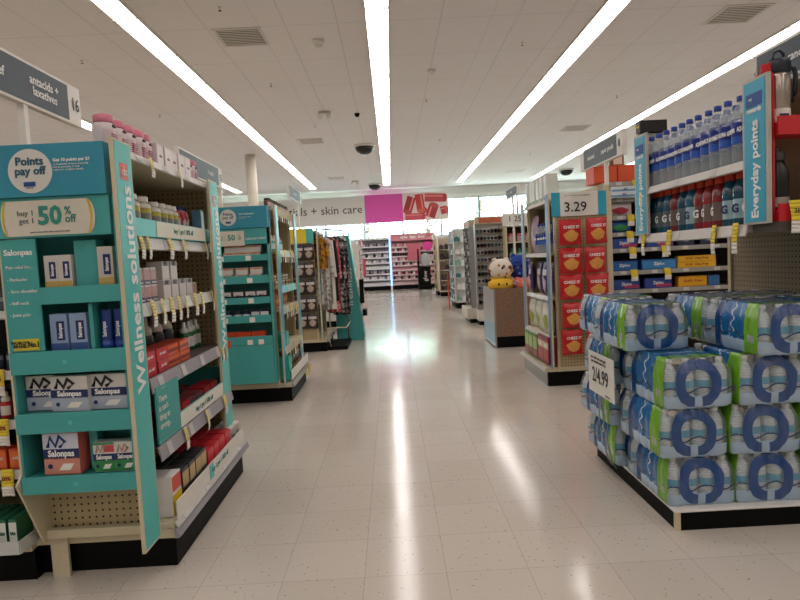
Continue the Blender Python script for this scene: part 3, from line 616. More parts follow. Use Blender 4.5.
q = bx('yellow_sticker', -1.37, -.0145, .914, -1.278, -.0125, .955, mat('sticker_yellow', 'cdbf2e', .5), c); txt(q, "WORLD'S\nBRAND", .015, (-1.345, -.0155, .935), DKTXT, bold=.03, lead=.8); txt(q, 'No.1', .026, (-1.297, -.0155, .934), DKTXT, sx=.75, bold=.04)
bx('display_block', -1.145, .02, 1.132, -1.066, .09, 1.296, TEAL, w)
for x in (-1.095,): bx('divider', x-.007, .0, .905, x+.007, D_-.005, 1.07, TEAL, w)
for x in (-1.235, -1.105): bx('divider', x-.007, .07, .682, x+.007, D_-.005, .826, TEAL, w)
bx('teal_filler', -1.165, .05, .45, -1.135, .10, .608, TEAL, w)
def patch_box(wd, dp, ht, base, top, low, key):
    def f():
        o = MB().box(-wd/2, -dp/2, 0, wd/2, dp/2, ht).build('patch_carton', mat('carton_'+base, base, .4), None, .001)
        bx('navy_band', -wd/2, -dp/2-.0008, ht*.37, wd/2, -dp/2, ht*.61, NAVY, o)
        b = bx('lower_print', -wd/2, -dp/2-.0008, ht*.02, wd/2, -dp/2, ht*.395, mat('print_'+low, low, .4), o)
        m = MB(); m.tube([(-wd*.36,-dp/2-.001,ht*.66),(-wd*.28,-dp/2-.001,ht*.9),(-wd*.14,-dp/2-.001,ht*.68),(-wd*.02,-dp/2-.001,ht*.92),(wd*.14,-dp/2-.001,ht*.78),(-wd*.02,-dp/2-.001,ht*.66)], wd*.05, 6); m.build('figure_print', mat('print_'+top, top, .4), o)
        m = MB(); m.prism([(wd*-.1, ht*.1), (wd*.22, ht*.1), (wd*.34, ht*.26), (wd*.04, ht*.26)], 1, -dp/2-.0016, -dp/2-.0009); m.build('patch_picture', PAPER, b)
        MB().lathe([(ht*.06,0),(ht*.06,.001)], n=12, mx=Matrix.Translation((-wd*.33, -dp/2-.0009, ht*.2)) @ Matrix.Rotation(PI/2, 4, 'X')).build('count_dot', NAVY, b)
        txt(o, 'Salonpas', ht*.21, (0, -dp/2-.002, ht*.50), WTXT, sx=min(1, wd*.94/(ht*.21*4.4)), bold=.03); return o
    return f
mk = patch_box(.142, .055, .128, 'd6d2cc', '262a30', 'aab4c4', 'a')
G = 'grey and navy pain patch boxes'
put('pA', mk, (-1.293, 2.155+.07, .683), .0, 'silver patch box with navy band beside the left wall of the teal wing', 'patch box', G)
put('pA', mk, (-1.183, 2.155+.032, .683), -.12, 'silver patch box overlapping its neighbour in the middle of the teal wing', 'patch box', G)
put('pA', mk, (-1.051, 2.155+.040, .683), -.06, 'silver patch box beside the Wellness panel in the third tray', 'patch box', G)
put('pB', patch_box(.132, .075, .155, 'c9655a', '24408c', 'd08a78', 'b'), (-1.233, 2.155+.042, .451), -.05, 'large blue, white and red patch box alone in the bottom tray', 'patch box')
bpy.data.objects  # (the tall front print of the large box)
o = _PR['pB']; bx('white_print', -.066, -.0385, .095, .066, -.0376, .152, mat('print_cfd4e0', 'cfd4e0', .4), o)
mk = patch_box(.077, .05, .108, 'd9d5d0', 'c9a08a', '2f8a4a', 'c')
put('pC', mk, (-1.084, 2.155+.035, .451), 0, 'small green and white patch box, nearer the middle of the bottom tray', 'patch box'); put('pC', mk, (-1.006, 2.155+.035, .451), 0, 'small green and white patch box beside the Wellness panel in the bottom tray', 'patch box')
o = _PR['pC']; bx('red_print', .0, -.0262, .072, .037, -.0252, .098, mat('print_c84a50', 'c84a50', .4), o); bx('green_top', -.0385, -.0262, .1, .0385, -.0252, .1075, mat('print_2f8a4a', '2f8a4a', .4), o)
def roll_box(wd, ht, base, low):
    def f():
        o = MB().box(-wd/2, -.022, 0, wd/2, .022, ht).build('spray_carton', mat('carton_'+base, base, .4), None, .001)
        bx('navy_panel', -wd*.12, -.0235, ht*.28, wd*.34, -.022, ht*.80, NAVY, o); bx('foot_print', -wd/2, -.0232, .002, wd/2, -.0221, ht*.2, mat('print_'+low, low, .4), o)
        txt(o, 'Salonpas', wd*.3, (wd*.11, -.0245, ht*.54), WTXT, vert=True, sx=.85, bold=.03); return o
    return f
mk = roll_box(.048, .115, 'cfcac2', 'c8a860')
put('rA', mk, (-1.214, 2.155+.03, 1.132), 0, 'white and gold patch carton beside the text column, outer one of a pair', 'carton'); put('rA', mk, (-1.165, 2.155+.03, 1.132), 0, 'white and gold patch carton against the teal block, inner one of a pair', 'carton')
mk = roll_box(.055, .138, 'c8c2b8', 'c8a860'); put('rB', mk, (-1.020, 2.155+.03, 1.132), 0, 'taller white and gold carton alone beside the Wellness panel', 'carton')
mk = roll_box(.062, .132, '8fa6c8', '3a5590')
put('rC', mk, (-1.205, 2.155+.03, .905), -.04, 'light blue gel carton nearer the text column', 'carton'); put('rC', mk, (-1.135, 2.155+.03, .905), -.04, 'light blue gel carton nearer the divider', 'carton')
mk = tube_pack(.04, .138, '1d3a86', 'Salonpas')
put('tA', mk, (-1.043, 2.155+.03, .905), 0, 'dark blue roll-on tube beside the divider', 'tube'); put('tA', mk, (-0.996, 2.155+.03, .905), 0, 'dark blue roll-on tube beside the Wellness panel', 'tube')
# near-side lower panel, cream post
e = r1
n1 = empty('gondola_run', (-1.47, 2.28, 0)); tag(n1, 'cream shelving run of aisle 16 with yellow price tags, beside the teal wing display', 'shop shelving')
def run_body(e, x0, x1, y0, y1, ht, kick, shelves=(), shd=.36):
    bx('kick_plate', x0, y0, 0, x1, y1, .12, BLACK, e); bx('base_deck', x0, y0-.02, .121, x1, y1, .15, CREAM, e); m = (y0+y1)/2+.12 if shelves else (y0+y1)/2
    bx('centre_panel', x0, m-.02, .151, x1, m+.02, ht, DARKSH, e)
run_body(n1, -3.2, .03, .0, 1.22, 1.6, BLACK, (1,))
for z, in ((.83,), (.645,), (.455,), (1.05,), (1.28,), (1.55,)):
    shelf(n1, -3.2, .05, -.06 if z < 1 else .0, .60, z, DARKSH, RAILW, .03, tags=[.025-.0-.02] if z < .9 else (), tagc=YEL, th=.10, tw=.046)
for i, ch in enumerate([c for c in n1.children if c.name.startswith('shelf')][:3]):
    for t_ in [c for c in ch.children if c.name.startswith('price_tag')]: txt(t_, '50%', .02, (-.001, -.014, -.022), mat('tag_red_ink', '8a3a1a', .6), bold=.04); bx('barcode', -.014, -.013, -.088, .014, -.0115, -.07, DKTXT, t_)
FR = Frame(-1.47, 2.28, 0)
P_ = 'beside the yellow tags of aisle 16'
along(FR, 'orgx', carton(.055,.08,.078,'d8502a','e8743a',text='cold',ts=.22), [.0+.02,-.045,-.11], .0, .455, 'orange cold remedy box', P_, 'carton', jit=.001, rot=.01)
along(FR, 'rdbt', pump_bottle(.02,.10,'c22c34','e8e4de','e6ded8'), [.025,-.025,-.075,-.125], .0, .645, 'small red and white bottle', P_, 'bottle')
along(FR, 'dkj', pill_bottle(.026,.09,'2c3640','1f262e','88939c','3a4a5a'), [.02,-.045,-.11], .0, .83, 'dark pill bottle', P_, 'pill bottle')
along(FR, 'dkj', None, [.0,-.07], .02, 1.05, 'dark pill bottle on a higher shelf', P_, 'pill bottle')
tr = empty('wire_tray', (-1.50, 2.24, .152)); tag(tr, 'low white plastic tray of green boxes at the foot of aisle 16 shelves', 'tray')
for a in ((-.16,-.06,0,.07,.24,.004),(-.16,-.066,.0,.07,-.061,.05),(.07,-.06,0,.074,.24,.05),(-.164,-.06,0,-.16,.24,.05)): bx('tray_wall', *a[:3], *a[3:], mat('clear_tray', 'c9ccc8', .2), tr)
bx('price_label', -.1, -.068, .008, -.0, -.0665, .042, PAPER, tr); txt(tr, '6.99', .02, (-.05, -.0695, .025), DKTXT)
along(Frame(-1.50, 2.24, 0), 'grnx', carton(.03,.16,.115,'2a6a4a','dfe3da',text='tea',ts=.2,tc=mat('green_ink','1f5a34',.6)), [-.13,-.09,-.05,-.01,.03], .05, .157, 'narrow green and white box standing in the low tray', 'counted from the frame edge', 'carton', rot=.0, jit=.0)
along(Frame(-1.62, 2.9, 0), 'beigb', carton(.22,.16,.085,'b8a684','c9b896'), [0, -.30], 0, 1.601, 'flat beige carton on top of the shelving', 'by the sign post', 'carton')
# aisle signs
def aisle_sign(name, x, y0, y1, z0, z1, face, num, lines, numfar, label, posty, postz):
    e = empty(name, (x, (y0+y1)/2, z0)); tag(e, label, 'aisle sign'); e.rotation_euler = (0, 0, PI/2 if face == '+x' else -PI/2)
    L = (y1-y0); h = z1-z0; nw = h*.62
    bx('frame', -L/2, 0, 0, L/2, .035, h, WHITE, e, .004)
    a, b = (-L/2+.012, L/2-nw) if numfar else (-L/2+.012, L/2-nw)
    bx('dark_panel', a, -.002, .014, b, 0, h-.014, SIGNG, e)
    txt(e, num, h*.46, (L/2-nw/2, -.004, h*.5), DKTXT, sx=.85)
    n = len(lines)
    for i, t_ in enumerate(lines): txt(e, t_, h*.29, (a+(b-a)*(i+.5)/n, -.004, h*.5), WTXT, bold=.015, lead=.85)
    sg = 1 if face == '+x' else -1
    m = MB(); u = sg*(posty-(y0+y1)/2); m.box(u-.014, .004, postz-z0, u+.014, .032, 0); m.build('post', WHITE, e)
    return e
aisle_sign('aisle_sign', -1.5, 1.75, 3.06, 1.90, 2.09, '+x', '16', ['cough, cold\n+ flu', 'pain relief', 'antacids +\nlaxatives'], True, 'slate aisle sign numbered 16 reading antacids + laxatives', 2.6, 1.625)
aisle_sign('aisle_sign', -1.5, 4.45, 5.55, 1.89, 2.07, '+x', '15', ['vitamins', 'first aid'], True, 'smaller slate aisle sign seen past the pink-lidded tubs', 5.53, 1.60)
aisle_sign('aisle_sign', -1.5, 9.3, 10.5, 2.2, 2.4, '+x', '14', ['hair care'], True, 'small distant aisle sign in front of the skin care lettering', 10.2, 0)
# near lower front of the endcap
bx('lower_front_rail', -.60, -.0, .166, -.575, .40, .20, CREAM, r1); bx('cream_post', -.575, .315, .0, -.561, .38, .165, CREAM, r1)

# ================= second teal endcap =================
L2 = Frame(-1.0, 5.58, PI/2); W2 = .98
r2 = endcap_shell('endcap_shelving', 'second teal endcap with blue side panels, farther along the aisle', L2, W2, .44, 1.66, SKYB, '', fw=.12)
B = 'of the second teal endcap'
for z, d, tg, rl in ((1.66, -.02, lin(-.42,.42,8), RAILW), (1.30, -.02, lin(-.4,.4,7), RAILW), (.985, -.03, [], LTEAL), (.80, -.03, lin(-.3,.42,7), RAILW), (.46, -.05, lin(-.4,.4,6), RAILW)):
    shelf(r2, -W2/2+.02, W2/2-.02, d, .41, z, CREAM, rl, .06, tags=tg, tagc=PYEL, th=.12, tw=.04)
bx('promo_strip', -W2/2, -.105, .19, W2/2, -.10, .27, mat('promo_cream2', 'e3e0d6', .5), r2)
hang_tags(r2, lin(.0,.45,4), -.13, .16, YEL, .10, .05)
along(L2, 'brj', lid_jar(.03,.085,'6b4a2c','2a1d18','c9b89a'), lin(-.46,.46,11), .03, 1.66, 'brown jar with dark lid', f'along the top {B}', 'jar')
along(L2, 'tlb', pump_bottle(.03,.14,'3aa396','e6e4da','d9ece6'), lin(-.40,.2,6), .05, 1.30, 'teal and white spray bottle', f'on the second shelf {B}', 'bottle')
along(L2, 'brb', carton(.11,.08,.05,'8a6a4a','c8b08a',band=('3a4a38',.3,.6)), lin(-.40,.40,6), .05, .985, 'lower brown and green tea box', f'on the middle shelf {B}', 'carton')
along(L2, 'brb', None, lin(-.36,.36,6), .06, 1.036, 'upper brown and green tea box', f'on the middle shelf {B}', 'carton')
along(L2, 'orb', pouch(.12,.14,'c24a34','d9a06a',None,.04,name='pouch'), lin(-.42,.30,6), .05, .80, 'red and tan pouch', f'on the fourth shelf {B}', 'pouch')
along(L2, 'trb', carton(.12,.12,.12,'2fa898','35b8a6',name='teal_box'), [-.40,-.25], .02, .46, 'plain teal carton', f'on the fifth shelf {B}', 'carton')
along(L2, 'tbb', carton(.14,.26,.20,'2fa898','35b8a6',name='teal_box'), [-.405], .05, .187, 'tall plain teal carton', f'at the near base {B}', 'carton')
along(L2, 'bkc', pouch(.11,.13,'4a3c30','b59a70',None,.04,name='pouch'), lin(-.32,.46,7), -.03, .187, 'dark patterned pouch', f'on the base {B}', 'pouch')
along(L2, 'bkc', None, lin(-.28,.46,6), .10, .187, 'dark patterned pouch in the second row', f'on the base {B}', 'pouch')
# its display facing us
w2 = empty('side_display', (0, 4.93, 0)); tag(w2, 'teal tiered display with Points pay off header facing the camera on the second endcap', 'product display')
bx('back_panel', -1.44, .10, .20, -1.0, .115, 1.48, TEALD, w2)
for s_ in (-1.44, -1.006): bx('side_wall', s_, -.0, .20, s_+.006, .099, 1.48, TEAL, w2)
h = bx('header', -1.45, -.02, 1.485, -.985, .115, 1.66, BLUET, w2)
MB().lathe([(.066, 0), (.066, .002)], n=28, mx=Matrix.Translation((-1.30, -.0202, 1.575)) @ Matrix.Rotation(PI/2, 4, 'X')).build('white_disc', mat('disc_white', 'd9d9d2', .5), h)
txt(h, 'Points\npay off', .032, (-1.30, -.023, 1.588), mat('slate_teal_ink', '2b5f74', .6), bold=.02, lead=.85); bx('rewards_patch', -1.32, -.0235, 1.527, -1.28, -.0222, 1.543, mat('patch_blue', '1c4f92', .5), h)
txt(h, 'Get 10 points per $1', .014, (-1.21, -.0215, 1.60), WTXT, align='LEFT', bold=.03); txt(h, 'on hundreds of items\nevery day', .011, (-1.21, -.0215, 1.57), PAPER, align='LEFT')
bx('sign_board', -1.44, -.012, 1.355, -1.0, .099, 1.482, TEAL, w2)
s = bx('promo_card', -1.425, -.02, 1.345, -1.18, -.0125, 1.465, mat('promo_paper', 'd6d0c0', .55), w2, .003)
txt(s, 'buy 1\nget 1', .022, (-1.36, -.021, 1.41), GREYTX); txt(s, '50', .062, (-1.285, -.021, 1.41), mat('fifty_teal', '2a8f80', .5), bold=.03); txt(s, '%\noff', .028, (-1.22, -.021, 1.412), mat('fifty_teal', '2a8f80', .5), lead=.7)
txt(w2, 'natural relief', .032, (-1.09, -.014, 1.40), WTXT)
bx('lower_front', -1.434, -.016, .205, -1.007, -.006, .525, TEAL, w2); bx('tray', -1.433, -.006, .519, -1.007, .099, .525, TEALD, w2)
mat_w = []
for z0, z1 in ((1.218, 1.268), (1.035, 1.10), (.868, .922), (.712, .772), (.527, .60)):
    t = bx('tray', -1.433, -.006, z0+.012, -1.007, .099, z0+.018, TEALD, w2) if z0 > .6 else None
    l = bx('tray_lip', -1.434, -.016, z0, -1.007, -.0065, z1, TEAL, w2)
    for u in ((-1.38, -1.16) if z0 > .7 else (-1.1, -1.19)): bx('price_label', u-.022, -.018, z0+.004, u+.022, -.0165, z0+.045, PAPER, l)
bx('orange_label', -1.40, -.019, .515, -1.35, -.0165, .575, mat('label_orange', 'd8522a', .5), w2)
F2 = Frame(-1.22, 4.93, 0)
Q = 'of the second teal display'
mk = carton(.10,.05,.055,'d5d0c8','dcd8d0',text='arnica',ts=.3,tc=mat('orange_ink','c8542a',.6),band=('d6a080',.72,.95))
for z, nm in ((1.237, 'top tray'), (1.054, 'second tray')):
    along(F2, 'arn', mk, [-.10,.0,.10] if z > 1.2 else [-.14,-.02,.10], .045, z+.001 if False else z, f'white and orange carton in the {nm}', Q, 'carton', rot=.01, jit=.001)
    along(F2, 'arn', mk, [-.09,.01,.11] if z > 1.2 else [-.13,-.01,.11], .047, z+.0555, f'white and orange carton stacked in the {nm}', Q, 'carton', rot=.01, jit=.001)
along(F2, 'blw', carton(.085,.05,.085,'1e1c24','d8d2d0',lz=(.55,.95),text='PRO',ts=.25,tc=DKTXT), [-.15,-.05,.05,.14], .045, .887, 'black and white carton in the third tray', Q, 'carton', rot=.02, jit=.001)
along(F2, 'navj', pill_bottle(.03,.085,'1c2440','20283c','dfe2e6','2a3c78'), [-.15,-.07,.0], .045, .731, 'navy pill bottle in the fourth tray', Q, 'pill bottle')
along(F2, 'navc', carton(.07,.05,.085,'1c2440','dcdcdc',lz=(.4,.8)), [.08,.155], .045, .731, 'navy and white carton in the fourth tray', Q, 'carton', rot=.01, jit=.001)
along(F2, 'redo', carton(.115,.05,.09,'c83a22','d8501e',lz=(.3,.9),band=('d8a070',.02,.3),text='Refresh',ts=.25), [-.145,-.025,.095], .045, .546, 'orange-red carton in the lowest tray', Q, 'carton', rot=.01, jit=.001)
bpy.data.objects
# hidden-side bodies of the left runs, in view only past the endcaps
def run(x0, x1, y0, y1, ht, label, shelves=True):
    e = empty('gondola_run', ((x0+x1)/2, y0, 0)); tag(e, label, 'shop shelving'); a, b = x0-(x0+x1)/2, x1-(x0+x1)/2; D = y1-y0
    bx('kick_plate', a, .02, 0, b, D-.02, .12, BLACK, e); bx('base_deck', a, 0, .121, b, D, .15, CREAM, e); bx('centre_panel', a, D/2-.02, .151, b, D/2+.02, ht, CREAM, e)
    for k in range(5):
        z = .42+.27*k
        if z < ht: shelf(e, a, b, .04, D/2-.021, z, CREAM, RAILW, .03)
    return e
run(-4.6, -1.46, 5.03, 6.1, 1.6, 'cream shelving run behind the second teal endcap'); run(-4.6, -1.44, 7.8, 8.9, 1.6, 'cream shelving run behind the hanging snack bags')
# ================= snack-bag endcap, third on the left =================
L3 = Frame(-1.0, 8.38, PI/2)
r3 = endcap_shell('endcap_shelving', 'endcap hung with dark snack bags under a yellow and teal header', L3, .96, .42, 1.62, SKYB, '', fw=.07, back=PEGX, near_side=True)
shelf(r3, -.46, .46, -.02, .40, 1.60, CREAM, RAILW, .04)
h = bx('header_card', -.50, .0, 1.44, -.488, .30, 1.63, YEL, r3); bx('teal_half', -.503, .0, 1.44, -.5005, .09, 1.63, LTEAL, h)
mk = pouch(.14, .20, '2e2628', 'b5a294', None, .045, name='snack_bag', art2='c9c2bc')
F3 = Frame(-1.0, 7.87, 0)
for k in range(5):
    along(F3, 'dsn', mk, [-.34,-.20,-.07], .0, 1.22-.225*k, 'dark snack bag', f'in {["the top","the second","the third","the fourth","the lowest"][k]} hanging row under the yellow header', 'snack bag', jit=.006)
    m = MB(); [m.tube([(-.49, x, 1.40-.225*k), (-.56, x, 1.405-.225*k)], .003, 5) for x in (.34, .20, .07)]; m.build('peg_hooks', GREYS, r3)
# clothes hanging in front
rk = empty('clothes_rack', (-.80, 8.38, 0)); tag(rk, 'metal clothes rail standing in front of the third endcap', 'clothes rack')
m = MB(); m.tube([(-.12,-.42,1.62),(.14,.36,1.62)], .012); m.build('rail', GREYS, rk)
bx('base_box', -.10, -.40, .0, .16, .40, .05, BLACK, rk, .004); m = MB(); m.tube([(.13,.33,.05),(.13,.33,1.62)], .012); m.build('post', GREYS, rk)
m = MB(); m.tube([(-.10,-.40,.30),(.16,-.40,.30),(.16,.40,.30)], .008); m.tube([(-.06,-.39,.05),(-.10,-.40,.30)], .006); m.build('lower_rail', CREAM, rk)
def garment(w, h, c, pat=None, seed=1, sleeves=True):
    def f():
        rnd = random.Random(seed); ph = rnd.random()*6
        e = MB()
        def half(k):
            def g(u, v):
                ww = w*(.72+.28*min(1, (1-v)*3)) if True else w
                x = (u-.5)*ww*(1+.25*(1-v)*.4); fold = .022*math.sin(u*19+ph)*(1-v)+.012*math.sin(u*41+ph*2)*(1-v)
                return (x, k*(.02+.018*math.sin(PI*u))+fold, -h*(1-v)-.10*abs(u-.5)*v)
            return g
        e.grid(half(-1), 26, 14); e.grid(half(1), 26, 14)
        if sleeves:
            for s in (-1, 1): e.grid(lambda u, v, s=s: (s*(w*.40+.03*v)+.03*math.cos(2*PI*u), .028*math.sin(2*PI*u), -.06-h*.5*v), 10, 6, 0, True, True)
        if pat:
            mt = mat_speck('fabric_'+c+pat, c, pat, 26, .55, .8)
        else: mt = mat('fabric_'+c, c, .85, var=.1)
        o = e.build('hanging_garment', mt)
        m = MB(); m.tube([(-w*.34,0,-.05),(0,0,.0),(w*.34,0,-.05)], .006, 6, 0); m.tube([(0,0,0),(0,0,.05),(.018,0,.072),(0,0,.09),(-.016,0,.078)], .003, 6, 0); m.build('hanger', GREYS, o); return o
    return f
cl = [('g1','c98a28','3a3026',.30,.44,8.00,'mustard and black patterned top hanging first on the clothes rail',0),('g2','d8d4cc','8a8884',.30,.92,8.10,'long grey and white striped garment on the clothes rail',.1),('g3','dcd8ce',None,.28,1.0,8.20,'long cream garment hanging in the middle of the rail',.15),
      ('g4','16161a',None,.30,.9,8.29,'plain black garment behind the cream one',.2),('g5','c8404c','d8a0a0',.28,1.05,8.38,'coral red garment low on the clothes rail',.1),('g6','17171b','b8b4b0',.34,1.08,8.52,'black garment with white flecks on the clothes rail',.3),('g7','141418','8a8684',.34,1.12,8.66,'black patterned garment hanging last on the rail',.35)]
for k, c, p_, w_, h_, y, l, rz in cl: put(k, garment(w_*.66, h_, c, p_, int(y*100)), (-.94+(y-8.0)*.30, y, 1.535), rz-.25, l, 'clothing')
# leaning teal cardboard stand
st = empty('floor_display', (-.66, 9.05, 0)); tag(st, 'tall tapering teal cardboard floor display beyond the hanging clothes', 'floor display')
m = MB(); m.prism([(-.20,0),(.20,0),(.20,.2),(.03,1.56),(-.20,1.56)], 1, -.16, .18); m.build('body', TEAL, st)
m = MB(); m.prism([(.203,.05),(.213,.05),(.045,1.62),(.035,1.62)], 1, -.17, .19); m.build('front_panel', LTEAL, st)
for k, (x, z, s_) in enumerate([(.11,1.0,.09),(.125,.86,.08),(.14,.72,.10),(.155,.58,.08),(.17,.45,.07)]): MB().lathe([(s_,0),(s_*.7,.012)], n=12, mx=Matrix.Translation((x-.0, -.05+.05*(k%2), z)) @ Matrix.Rotation(PI/2, 4, 'Y')).build('bubble_print', PAPER, st)
txt(st, 'freshness', .15, (.02, -.162, .8), PAPER, vert=True); bx('pocket', .17, -.17, .55, .23, -.02, .9, BLACK, st); bx('lower_pocket', .20, -.17, .36, .26, .1, .45, BLACK, st); MB().ball((-.05,-.165,1.45),(.07,.012,.10)).build('plush_print', PAPER, st)
# farther endcaps on the left
def far_endcap(x, y, W, ht, rz, label, body='d9d4cc', cols=('c98a90','e6e0da','8a3a4a','d8b0b0'), nz=6, npr=9, grp='', kick=BLACK, header=None, D=.42, itn='packet', ih=.13):
    fr = Frame(x, y, rz); e = empty('endcap_shelving', (x, y, 0), rz); tag(e, label, 'shop shelving')
    bm_ = mat('far_'+body, body, .5); bx('base_kick', -W/2+.02, .02, 0, W/2-.02, D, .13, kick, e); bx('base_deck', -W/2, -.02, .131, W/2, D, .17, bm_, e); bx('back_panel', -W/2, D-.03, .171, W/2, D, ht, bm_, e)
    for s in (-1, 1): bx('side_panel', s*W/2-.012, .0, .171, s*W/2+.012, D-.031, ht, bm_, e)
    if header: bx('header', -W/2-.01, -.03, ht, W/2+.01, .02, ht+.16, mat('hd_'+header, header, .5), e)
    zs = [.171+(ht-.2)*k/nz for k in range(nz)]
    for k, z in enumerate(zs):
        if k: bx('shelf', -W/2+.013, .0, z-.018, W/2-.013, D-.031, z, bm_, e)
        n = npr
        for i in range(n):
            c = cols[(i*7+k*3) % len(cols)] if i % 3 else cols[(k+i//3) % len(cols)]
            hh = ih*(.75+.25*((i*5+k*2) % 4)/3)
            key = ('far', c, round(W/n, 3), round(hh, 3))
            def mk(c=c, w_=W/n*.78, hh=hh): 
                o = MB().box(-w_/2, -.05, 0, w_/2, .05, hh*.8).lathe([(w_*.28,hh*.8),(w_*.28,hh)], n=8).build('small_'+itn, mat('far_p_'+c, c, .4))
                return o
            put(key, mk, fr.w(-W/2+.02+(W-.04)*(i+.5)/n, .07+.01*(i % 2), z), rz, f'small {grp} {itn} on the distant shelving', itn, f'{grp} {itn}s on distant shelves')
    return e
far_endcap(-.92, 11.1, .95, 1.62, PI/2, 'pale endcap with small pink packs, first beyond the teal floor display', grp='pink and white')
far_endcap(-.88, 13.8, .95, 1.60, PI/2, 'pale endcap of pink and dark packs, second beyond the teal floor display', cols=('b04858','2a2226','e6dcd8','d88a98'), grp='rose and black')
far_endcap(-.85, 16.6, .95, 1.62, PI/2, 'pale endcap third beyond the teal floor display', cols=('e6e0dc','c83a5a','3a2a30'), grp='white and crimson')
far_endcap(-.95, 19.6, .95, 1.65, PI/2, 'pink-topped endcap just before the cosmetics wall', cols=('d8667a','e8dcd8','e8a0ac'), grp='bright pink', header='d89aa8')
# cosmetics wall
def cosm(x0, x1, y, ht, body, label, cols, nz, npr, hd=None, hz=.2, grp=''):
    e = empty('cosmetics_display', ((x0+x1)/2, y, 0)); tag(e, label, 'cosmetics display'); W = x1-x0; bm_ = mat('cos_'+body, body, .4)
    bx('base_kick', -W/2, 0, 0, W/2, .5, .14, BLACK, e); bx('back_panel', -W/2, .42, .14, W/2, .5, ht, bm_, e)
    for s in (-1, 1): bx('side_panel', s*(W/2-.02)-.02, .02, .141, s*(W/2-.02)+.02, .419, ht, bm_, e)
    if hd:
        h = bx('header', -W/2, -.02, ht, W/2, .5, ht+hz, mat('cos_h_'+hd, hd, .4), e)
    for k in range(nz):
        z = .2+(ht-.25)*k/nz; s_ = bx('shelf', -W/2+.041, .05, z-.03, W/2-.041, .419, z, bm_, e); bx('shelf_lip', -W/2+.041, .03, z-.035, W/2-.041, .049, z+.02, mat('cos_lip_'+cols[0], cols[0], .4), s_)
        for i in range(npr):
            c = cols[(i*5+k*3+(i*k) % 3) % len(cols)]; hh = .11+.05*((i*3+k) % 3)/2
            put(('cs', c, round(W/npr, 3), round(hh, 3)), lambda c=c, hh=hh: MB().box(-W/npr*.38, -.03, 0, W/npr*.38, .03, hh*.7).box(-W/npr*.2, -.02, hh*.7, W/npr*.2, .02, hh).build('cosmetic_pack', mat('cosp_'+c, c, .35)),
                (e.location.x-W/2+.06+(W-.12)*(i+.5)/npr, y+.10, z), 0, f'small {grp} cosmetic pack', 'cosmetic pack', f'{grp} cosmetic packs')
    return e
e = cosm(.0, 1.72, 23.2, 1.86, 'e6bcc2', 'pink lit cosmetics display in the centre of the far wall, under the banner', ('e6c8c8','c85a70','efe6e4','2a2022','e0a0aa'), 9, 17, 'd88a96', .27, 'pink and white')
txt(e, 'eyes  lips  face', .16, (0, -.022, 2.0), WTXT, bold=.03); bx('poster_panel', -.2, .0, 1.1, .3, .028, 1.75, mat('cos_poster', 'd0707e', .5), e)
e2 = cosm(-1.25, -.02, 23.2, 1.95, 'd6d4d6', 'grey and white cosmetics display beside the pink one', ('e6e4e6','3a3640','cfcad0','8a7a94','f0eef0'), 8, 11, 'e6e4e6', .06, 'grey and white'); bx('pink_side_card', -.60, .0, .6, -.36, .028, 1.25, mat('cos_poster2', 'd0506c', .5), e2)
e = empty('light_column', (-.02, 23.13, 0)); tag(e, 'narrow pale blue lit strip between the two cosmetics displays', 'light strip'); bx('tube', -.03, 0, .15, .03, .04, 2.0, mat('blue_glow', '9fd4ff', .4, emit=1.6), e); bx('foot', -.04, 0, 0, .04, .06, .15, WHITE, e)
cosm(-3.6, -1.3, 23.2, 1.9, 'e2dcdc', 'white cosmetics display behind the far endcaps', ('e6dcdc','b05060','d8c0c4'), 6, 10, None, .1, 'cream and rose')
e = empty('floor_stand', (1.22, 22.3, 0)); tag(e, 'narrow black cosmetics stand in front of the pink display', 'display stand')
bx('base', -.24, -.2, 0, .24, .2, .15, BLACK, e); m = MB(); m.prism([(-.2,.15),(.2,.15),(.2,.2),(.05,1.5),(-.2,1.5)], 0, -.24, -.19); m.build('side_board', BLACK, e); bx('body', -.189, -.12, .151, .22, .19, .85, BLACK, e); MB().ball((.03,-.10,1.1),(.17,.05,.25)).build('portrait_print', mat('portrait_grey','a8a6a8',.5), e); txt(e, 'glow', .2, (.02,-.125,.5), PAPER, vert=True)
e = empty('round_sign', (1.42, 22.9, 0)); tag(e, 'round hot pink sign beside the black cosmetics stand', 'sign'); MB().lathe([(.18,0),(.18,.02)], n=24, mx=Matrix.Translation((0,0,1.62)) @ Matrix.Rotation(PI/2,4,'X')).build('disc', mat('hot_pink','e0409a',.5), e); bx('post', -.015, .005, 0, .015, .02, 1.5, GREYS, e)

# ================= right side, middle distance =================
far_endcap(1.36, 18.75, .9, 1.72, -PI/2, 'beige unit of dark bottles near the cosmetics wall', 'cfc0a8', ('2a2024','3a2a28','8a6a50'), 5, 7, 'dark', itn='bottle', ih=.2, header='cfc0a8')
far_endcap(1.72, 17.75, .62, 1.72, 0, 'narrow beige end shelf of dark bottles facing down the aisle', 'cfc0a8', ('2a2024','3a2a28','5a4238'), 5, 4, 'dark', itn='bottle', ih=.2, D=.3)
far_endcap(1.40, 14.0, .9, 1.78, -PI/2, 'pale blue endcap of teal and white packs behind the sunglasses rack', 'c2ccd0', ('3a7a84','9ab8b8','e6e6e2','26343c'), 6, 7, 'teal and white')
far_endcap(1.66, 13.35, .5, 1.78, 0, 'narrow end shelf with seafoam packs beside the sunglasses rack', 'c9cdc8', ('8ac0b0','e6e6e2','3a7a84'), 6, 4, 'seafoam', D=.12)
e = empty('rust_board', (1.22, 13.05, 0)); tag(e, 'leaning rust red board at the foot of the pale blue endcap', 'board'); m = MB(); m.prism([(-.02,0),(.16,0),(.2,.6),(.14,.8)], 0, 0, .02); m.build('board', mat('rust','a8401e',.5), e)
